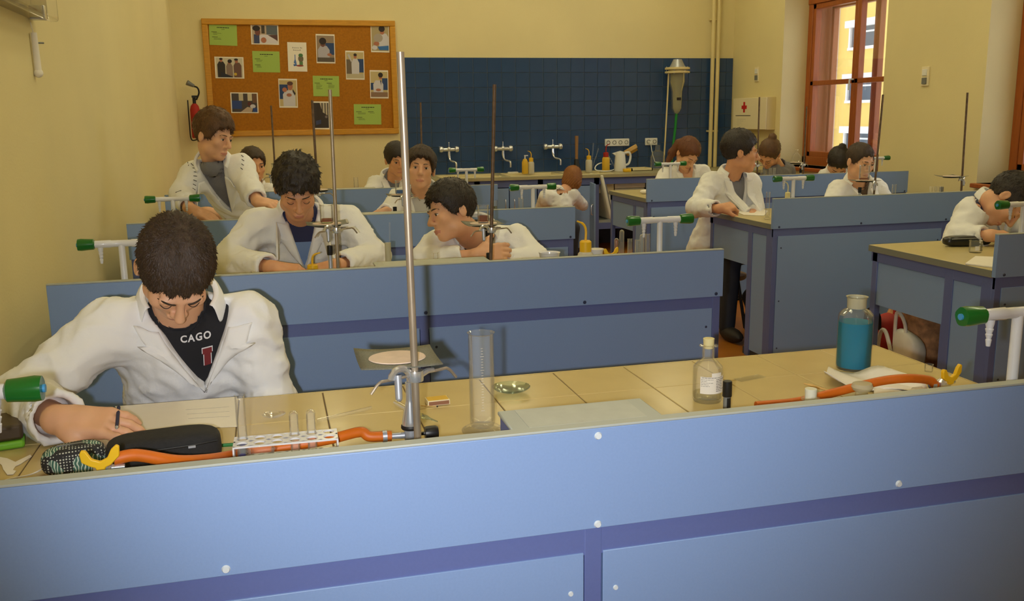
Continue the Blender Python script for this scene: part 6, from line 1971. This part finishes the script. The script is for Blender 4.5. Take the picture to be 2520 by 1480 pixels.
cu.body = 'CAGO'; cu.size = .0205; cu.space_character = 1.2; cu.resolution_u = 3; cu.offset = .0006
tmp = bpy.data.objects.new('lettering', cu)
me = bpy.data.meshes.new_from_object(tmp)
bpy.data.objects.remove(tmp)
vv = np.array([v.co[:] for v in me.vertices])
nv_ = drape(vv, 444, 842)
for v, c in zip(me.vertices, nv_): v.co = c
me.materials.clear(); me.materials.append(M['print_white'])
lo = bpy.data.objects.new('lettering', me); COL.objects.link(lo); lo.parent = shirt_o
def flat_shape(pts, px, py, m_, off, name):
    v = drape(np.array(pts, float), px, py, off)
    MB().add([tuple(p) for p in v], [tuple(range(len(v)))]).build(name, m_, shirt_o, smooth=0)
I_ = [(0, 0), (.024, 0), (.024, -.013), (.021, -.013), (.021, -.042), (.003, -.042), (.003, -.013), (0, -.013)]
flat_shape(I_, 496, 856, 'print_white', .0018, 'emblem_outline')
flat_shape([(x + (.0018 if x < .015 else -.0018), y - .0018 if y > -.041 else y) for x, y in I_], 496, 856, 'print_maroon', .0030, 'emblem')
# pen in his hand
pa, pb = at(292, 1003, Y=-.05), at(287, 1052, Y=-.75)
t = thing('pen', 'dark blue pen held in the hand of writing boy', 'pen', pa)
MB().cyl((0, 0, 0), pb - pa, .0034, .0030, n=10).build('barrel', 'shirt_navy', t)
MB().cyl(pb - pa, (pb - pa) * 1.08, .0032, .0008, n=10).build('tip', 'zinc', t)
Y2 = ROW[1] + 4.34
# curly haired boy at the second bench
person('curly haired boy in white coat looking down at his bench', J(730, 462, Y2 - .2), (2, 36, 0),
    (J(632, 556, Y2 + .75), J(850, 546, Y2 + .75)), (J(560, 640, Y2 + .2), J(925, 632, Y2 + .2)), (J(672, 660, Y2 - 1.2), J(828, 655, Y2 - 1.2)), hipat(745, Y2 + 2.0, .50),
    hairmat='hair_black', shirt='shirt_navy', shirt2='shirt_blue', hs=.96, voxel=.010, hvox=.006, hands=(((1, -.1, -.15), (0, -.3, 1), 1, RELAX), ((-1, -.1, -.15), (0, -.3, 1), -1, RELAX)),
    seed=8, vdepth=.14, vwide=.060, s2z=-.035, hairopt=dict(style='fringe', vol=.015, amp=.008, freq=105, tl=.016), eyes='down', tufts=1400, stool='wooden stool under the curly haired boy', skin='skin_warm')
# boy leaning on crossed arms, looking aside
person('dark haired boy leaning on crossed arms and looking aside', J(1110, 522, Y2 - .3), (-72, 8, -14),
    (J(1078, 606, Y2 + .6), J(1265, 592, Y2 + .5)), (J(1042, 645, Y2 - .1), J(1315, 640, Y2 - .1)), (J(1178, 628, Y2 - .9), J(1208, 644, Y2 - .6)), hipat(1200, Y2 + 2.2, .50),
    hairmat='hair_black', shirt='shirt_black', hs=.92, voxel=.010, hvox=.006, hands=(((1, .05, .06), (0, -1, .4), -1, RELAX), ((-1, 0, -.05), (0, -.3, 1), -1, RELAX)),
    seed=12, vdepth=.16, vwide=.07, hairopt=dict(style='short', vol=.013, amp=.0025, freq=70, top=.012, front=.012, tl=.018), tufts=1400, stool='wooden stool under the boy leaning on crossed arms', cuff=.046)
Y3 = ROW[2] + 4.34
# standing boy leaning over the third bench
pS, iS = person('smiling boy in white coat standing and leaning on the bench', J(526, 336, 16.7), (52, 14, 6),
    (J(478, 432, 17.2), J(590, 412, 16.9)), (J(447, 480, 16.7), J(618, 470, 16.1)), (J(468, 515, 15.9), J(636, 497, 15.5)), np.array((J(520, 560, 18.6)[0], 19.75 * U, .80)), floor_y=20.3 * U,
    hairmat='hair_brown', shirt='shirt_grey', hs=.92, voxel=.012, hvox=.006, hands=(((.75, -.2, -.35), (.3, -.5, 1), 1, FLAT), ((.6, -.5, -.1), (.2, -.5, 1), -1, RELAX)),
    seed=17, vdepth=.20, vwide=.055, hairopt=dict(style='short', vol=.014, amp=.003, freq=60, top=.02, front=.012, tl=.024), tufts=1200, standing=True)
def trace(fn, px, py, k=3.5):
    d = (r2 * ((px - 1260) / FPX) + d2 * ((py - 740) / FPX) + fw).normalized()
    for _i in range(120):
        v = float(fn(np.array([CAM + d * k], np.float32))[0])
        if abs(v) < 5e-4: return CAM + d * (k - .002)
        k += max(min(v, .05), -.01) * .8
    return None
# dark pen strokes drawn along the sleeve seams of his coat
coat_o = [c for c in pS.children if c.name.startswith('lab_coat')][0]
for x0_, y0_, x1_, y1_ in ((446, 402, 456, 398), (462, 399, 464, 408), (470, 402, 477, 409), (474, 413, 482, 415), (477, 423, 484, 424), (476, 433, 485, 434), (476, 443, 484, 446), (475, 453, 482, 457), (474, 463, 481, 468), (594, 382, 599, 386), (595, 392, 601, 396), (594, 403, 600, 407), (592, 413, 597, 417), (432, 474, 446, 469)):
    a_, b_ = trace(iS['coat'], x0_, y0_), trace(iS['coat'], x1_, y1_)
    if a_ is not None and b_ is not None and (a_ - b_).length < .08:
        MB().tube([a_ - Vector(iS['org']), b_ - Vector(iS['org'])], .0016, 5).build('pen_stroke', 'ink_black', coat_o)
Y4 = ROW[3] + 4.34
# boy with red collar at the fourth bench
person('boy in white coat with a red collar behind standing boy', J(622, 408, Y4 - .2), (20, 4, 2),
    (J(575, 474, Y4 + .3), J(668, 474, Y4 + .3)), (J(565, 515, Y4), J(690, 515, Y4)), (J(600, 520, Y4 - 1.2), J(660, 520, Y4 - 1.2)), hipat(622, Y4 + .7, .52),
    hairmat='hair_dark', shirt='shirt_red', hs=1.04, voxel=.013, hvox=.008, seed=23, vdepth=.15, vwide=.06, hairopt=dict(style='short', vol=.010, amp=.002, front=.01, tl=.014), tufts=500, skin='skin_warm')
person('boy with dark fringe in white coat behind the steel rod', J(977, 393, Y4 - .5), (8, 12, -4),
    (J(925, 455, Y4 + .2), J(1010, 448, Y4 + .2)), (J(905, 495, Y4 - .6), J(1030, 490, Y4 - .4)), (J(945, 505, Y4 - 1.6), J(1005, 505, Y4 - 1.6)), hipat(968, Y4 + .8, .52),
    hairmat='hair_black', shirt='shirt_grey', hs=1.0, voxel=.013, hvox=.008, seed=29, vdepth=.12, vwide=.05, hairopt=dict(style='fringe', vol=.012, amp=.002, tl=.016), tufts=500, skin='skin_warm')
# dark haired boy at the third bench
person('dark haired boy in white coat with head tilted back', J(1035, 416, Y3 - .2), (-8, -6, 6),
    (J(985, 490, Y3 + .4), J(1090, 486, Y3 + .4)), (J(950, 540, Y3 - .2), J(1120, 540, Y3 - .2)), (J(948, 523, Y3 - 1.8), J(1090, 545, Y3 - 1.6)), hipat(1040, Y3 + 1.2, .50),
    hairmat='hair_dark', shirt='shirt_light', shirt2='shirt_brown', hs=.97, voxel=.012, hvox=.0065, hands=(((-.7, -.4, -.2), (0, -.3, 1), 1, RELAX), None),
    seed=31, vdepth=.26, vwide=.075, hairopt=dict(style='short', vol=.013, amp=.003, front=.012, top=.008, tl=.02), tufts=900)
# woman crouching at the cabinet, seen from behind
YW = 36.2
person('woman with red brown bob crouching at the open cabinet', J(1408, 443, YW), (160, 16, -8),
    (J(1405, 478, YW - .4), J(1345, 484, YW - .6)), (J(1428, 500, YW + .7), J(1330, 520, YW + .3)), (J(1438, 508, YW + 1.4), J(1345, 545, YW + 1.0)), np.array((J(1372, 560, YW - .8)[0], (YW - .8) * U, .38)),
    hairmat='hair_blond', hs=.98, voxel=.013, hvox=.008, hands=(((.3, 1, .1), (0, -.2, 1), -1, GRIP), None), seed=37, opened=False, hairopt=dict(style='long', vol=.014, amp=.002, freq=40, tl=.03), ponytail='bob', tufts=300)
# right-hand benches
YR4 = ROW[3] + .25 + 4.34
person('girl with auburn ponytail in white coat bending over bench', J(1692, 378, YR4 - .4), (12, 44, 6),
    (J(1640, 432, YR4 + .3), J(1728, 424, YR4 + .3)), (J(1612, 480, YR4 - .2), J(1750, 475, YR4 - .2)), (J(1660, 488, YR4 - 1.4), J(1715, 488, YR4 - 1.4)), hipat(1688, YR4 + 1.0, .52),
    hairmat='hair_auburn', shirt='skin', hs=1.0, voxel=.013, hvox=.0075, seed=41, vdepth=.14, vwide=.06, hairopt=dict(style='short', vol=.012, amp=.0015, tl=.025), eyes='down', tufts=500,
    tailpts=[(*J(1672, 352, YR4 - .1), .035), (*J(1655, 375, YR4 + .1), .032), (*J(1642, 402, YR4 + .1), .018)])
# her ponytail hangs over the image-left shoulder
YR3 = ROW[2] + 4.34
person('dark haired boy in white coat turning towards the window', J(1822, 376, YR3 - .1), (72, 4, 4),
    (J(1752, 450, YR3 + .1), J(1846, 452, YR3 + .5)), (J(1712, 512, YR3 - .5), J(1858, 520, YR3 + .2)), (J(1772, 514, YR3 - 1.6), J(1850, 530, YR3 - 1.2)), hipat(1778, YR3 + 1.2, .50),
    hairmat='hair_black', shirt='shirt_grey', hs=1.02, voxel=.011, hvox=.0065, hands=(((.9, .1, .12), (0, -.5, 1), 1, GRIP), None),
    seed=43, vdepth=.24, vwide=.07, vx=.03, hairopt=dict(style='short', vol=.012, amp=.003, top=.012, front=.006, tl=.018), tufts=1000, stool='wooden stool under the boy turning towards the window', skin='skin_warm')
person('person in grey t-shirt bending down by the first aid cabinet', J(1893, 378, YR4 - .6), (-62, 48, 20),
    (J(1900, 416, YR4 - .2), J(1935, 418, YR4 + .8)), (J(1905, 458, YR4 - .6), J(1942, 465, YR4 + .6)), (J(1880, 480, YR4 - 1.2), J(1920, 490, YR4 - .8)), hipat(1935, YR4 + 1.2, .52),
    hairmat='hair_brown', coat='shirt_grey', hs=.98, voxel=.013, hvox=.008, seed=47, opened=False, short_sleeves=True, hairopt=dict(style='long', vol=.010, amp=.002, tl=.02), ponytail='bun', eyes='down', tufts=300, skin='skin_warm')
person('person with black hair in a bun bending by the window', J(2062, 400, YR4 - .6), (-30, 62, 12),
    (J(2034, 434, YR4 + .1), J(2084, 432, YR4 + .2)), (J(2022, 470, YR4 - .3), J(2088, 470, YR4 - .3)), (J(2050, 490, YR4 - 1.2), J(2085, 490, YR4 - 1.2)), hipat(2028, YR4 + .7, .52),
    hairmat='hair_black', shirt='shirt_red', hs=1.0, voxel=.013, hvox=.008, seed=53, vdepth=.12, vwide=.05, hairopt=dict(style='long', vol=.016, amp=.003, tl=.02), ponytail='bun', eyes='down', tufts=400)
person('girl with dark hair tied back behind the raised beaker', J(2117, 398, YR3 - .3), (4, 14, 2),
    (J(2065, 468, YR3 + .3), J(2155, 464, YR3 + .3)), (J(2035, 520, YR3 - .3), J(2185, 515, YR3 - .2)), (J(2085, 525, YR3 - 1.4), J(2145, 525, YR3 - 1.4)), hipat(2112, YR3 + 1.2, .50),
    hairmat='hair_dark', shirt='shirt_brown', hs=.93, voxel=.012, hvox=.006, seed=59, vdepth=.14, vwide=.05, hairopt=dict(style='short', vol=.006, amp=.001, tl=.02), eyes='open', tufts=500)
YR2 = ROW[1] + 4.34
person('boy in white coat bending low over the bench', J(2478, 492, YR2 - .6), (26, 62, 28),
    (J(2395, 520, YR2 - .2), J(2475, 530, YR2 + .8)), (J(2352, 588, YR2 - .5), J(2545, 600, YR2 + .4)), (J(2440, 580, YR2 - 1.3), J(2560, 590, YR2 - 1.0)), hipat(2405, YR2 + 1.9, .50),
    hairmat='hair_black', shirt='shirt_navy', hs=1.0, voxel=.010, hvox=.006, hands=(((1, 0, -.05), (0, -.3, 1), 1, RELAX), None),
    seed=61, vdepth=.14, vwide=.05, hairopt=dict(style='short', vol=.011, amp=.0025, tl=.018), eyes='down', tufts=1200, stool='wooden stool under the boy bending low')
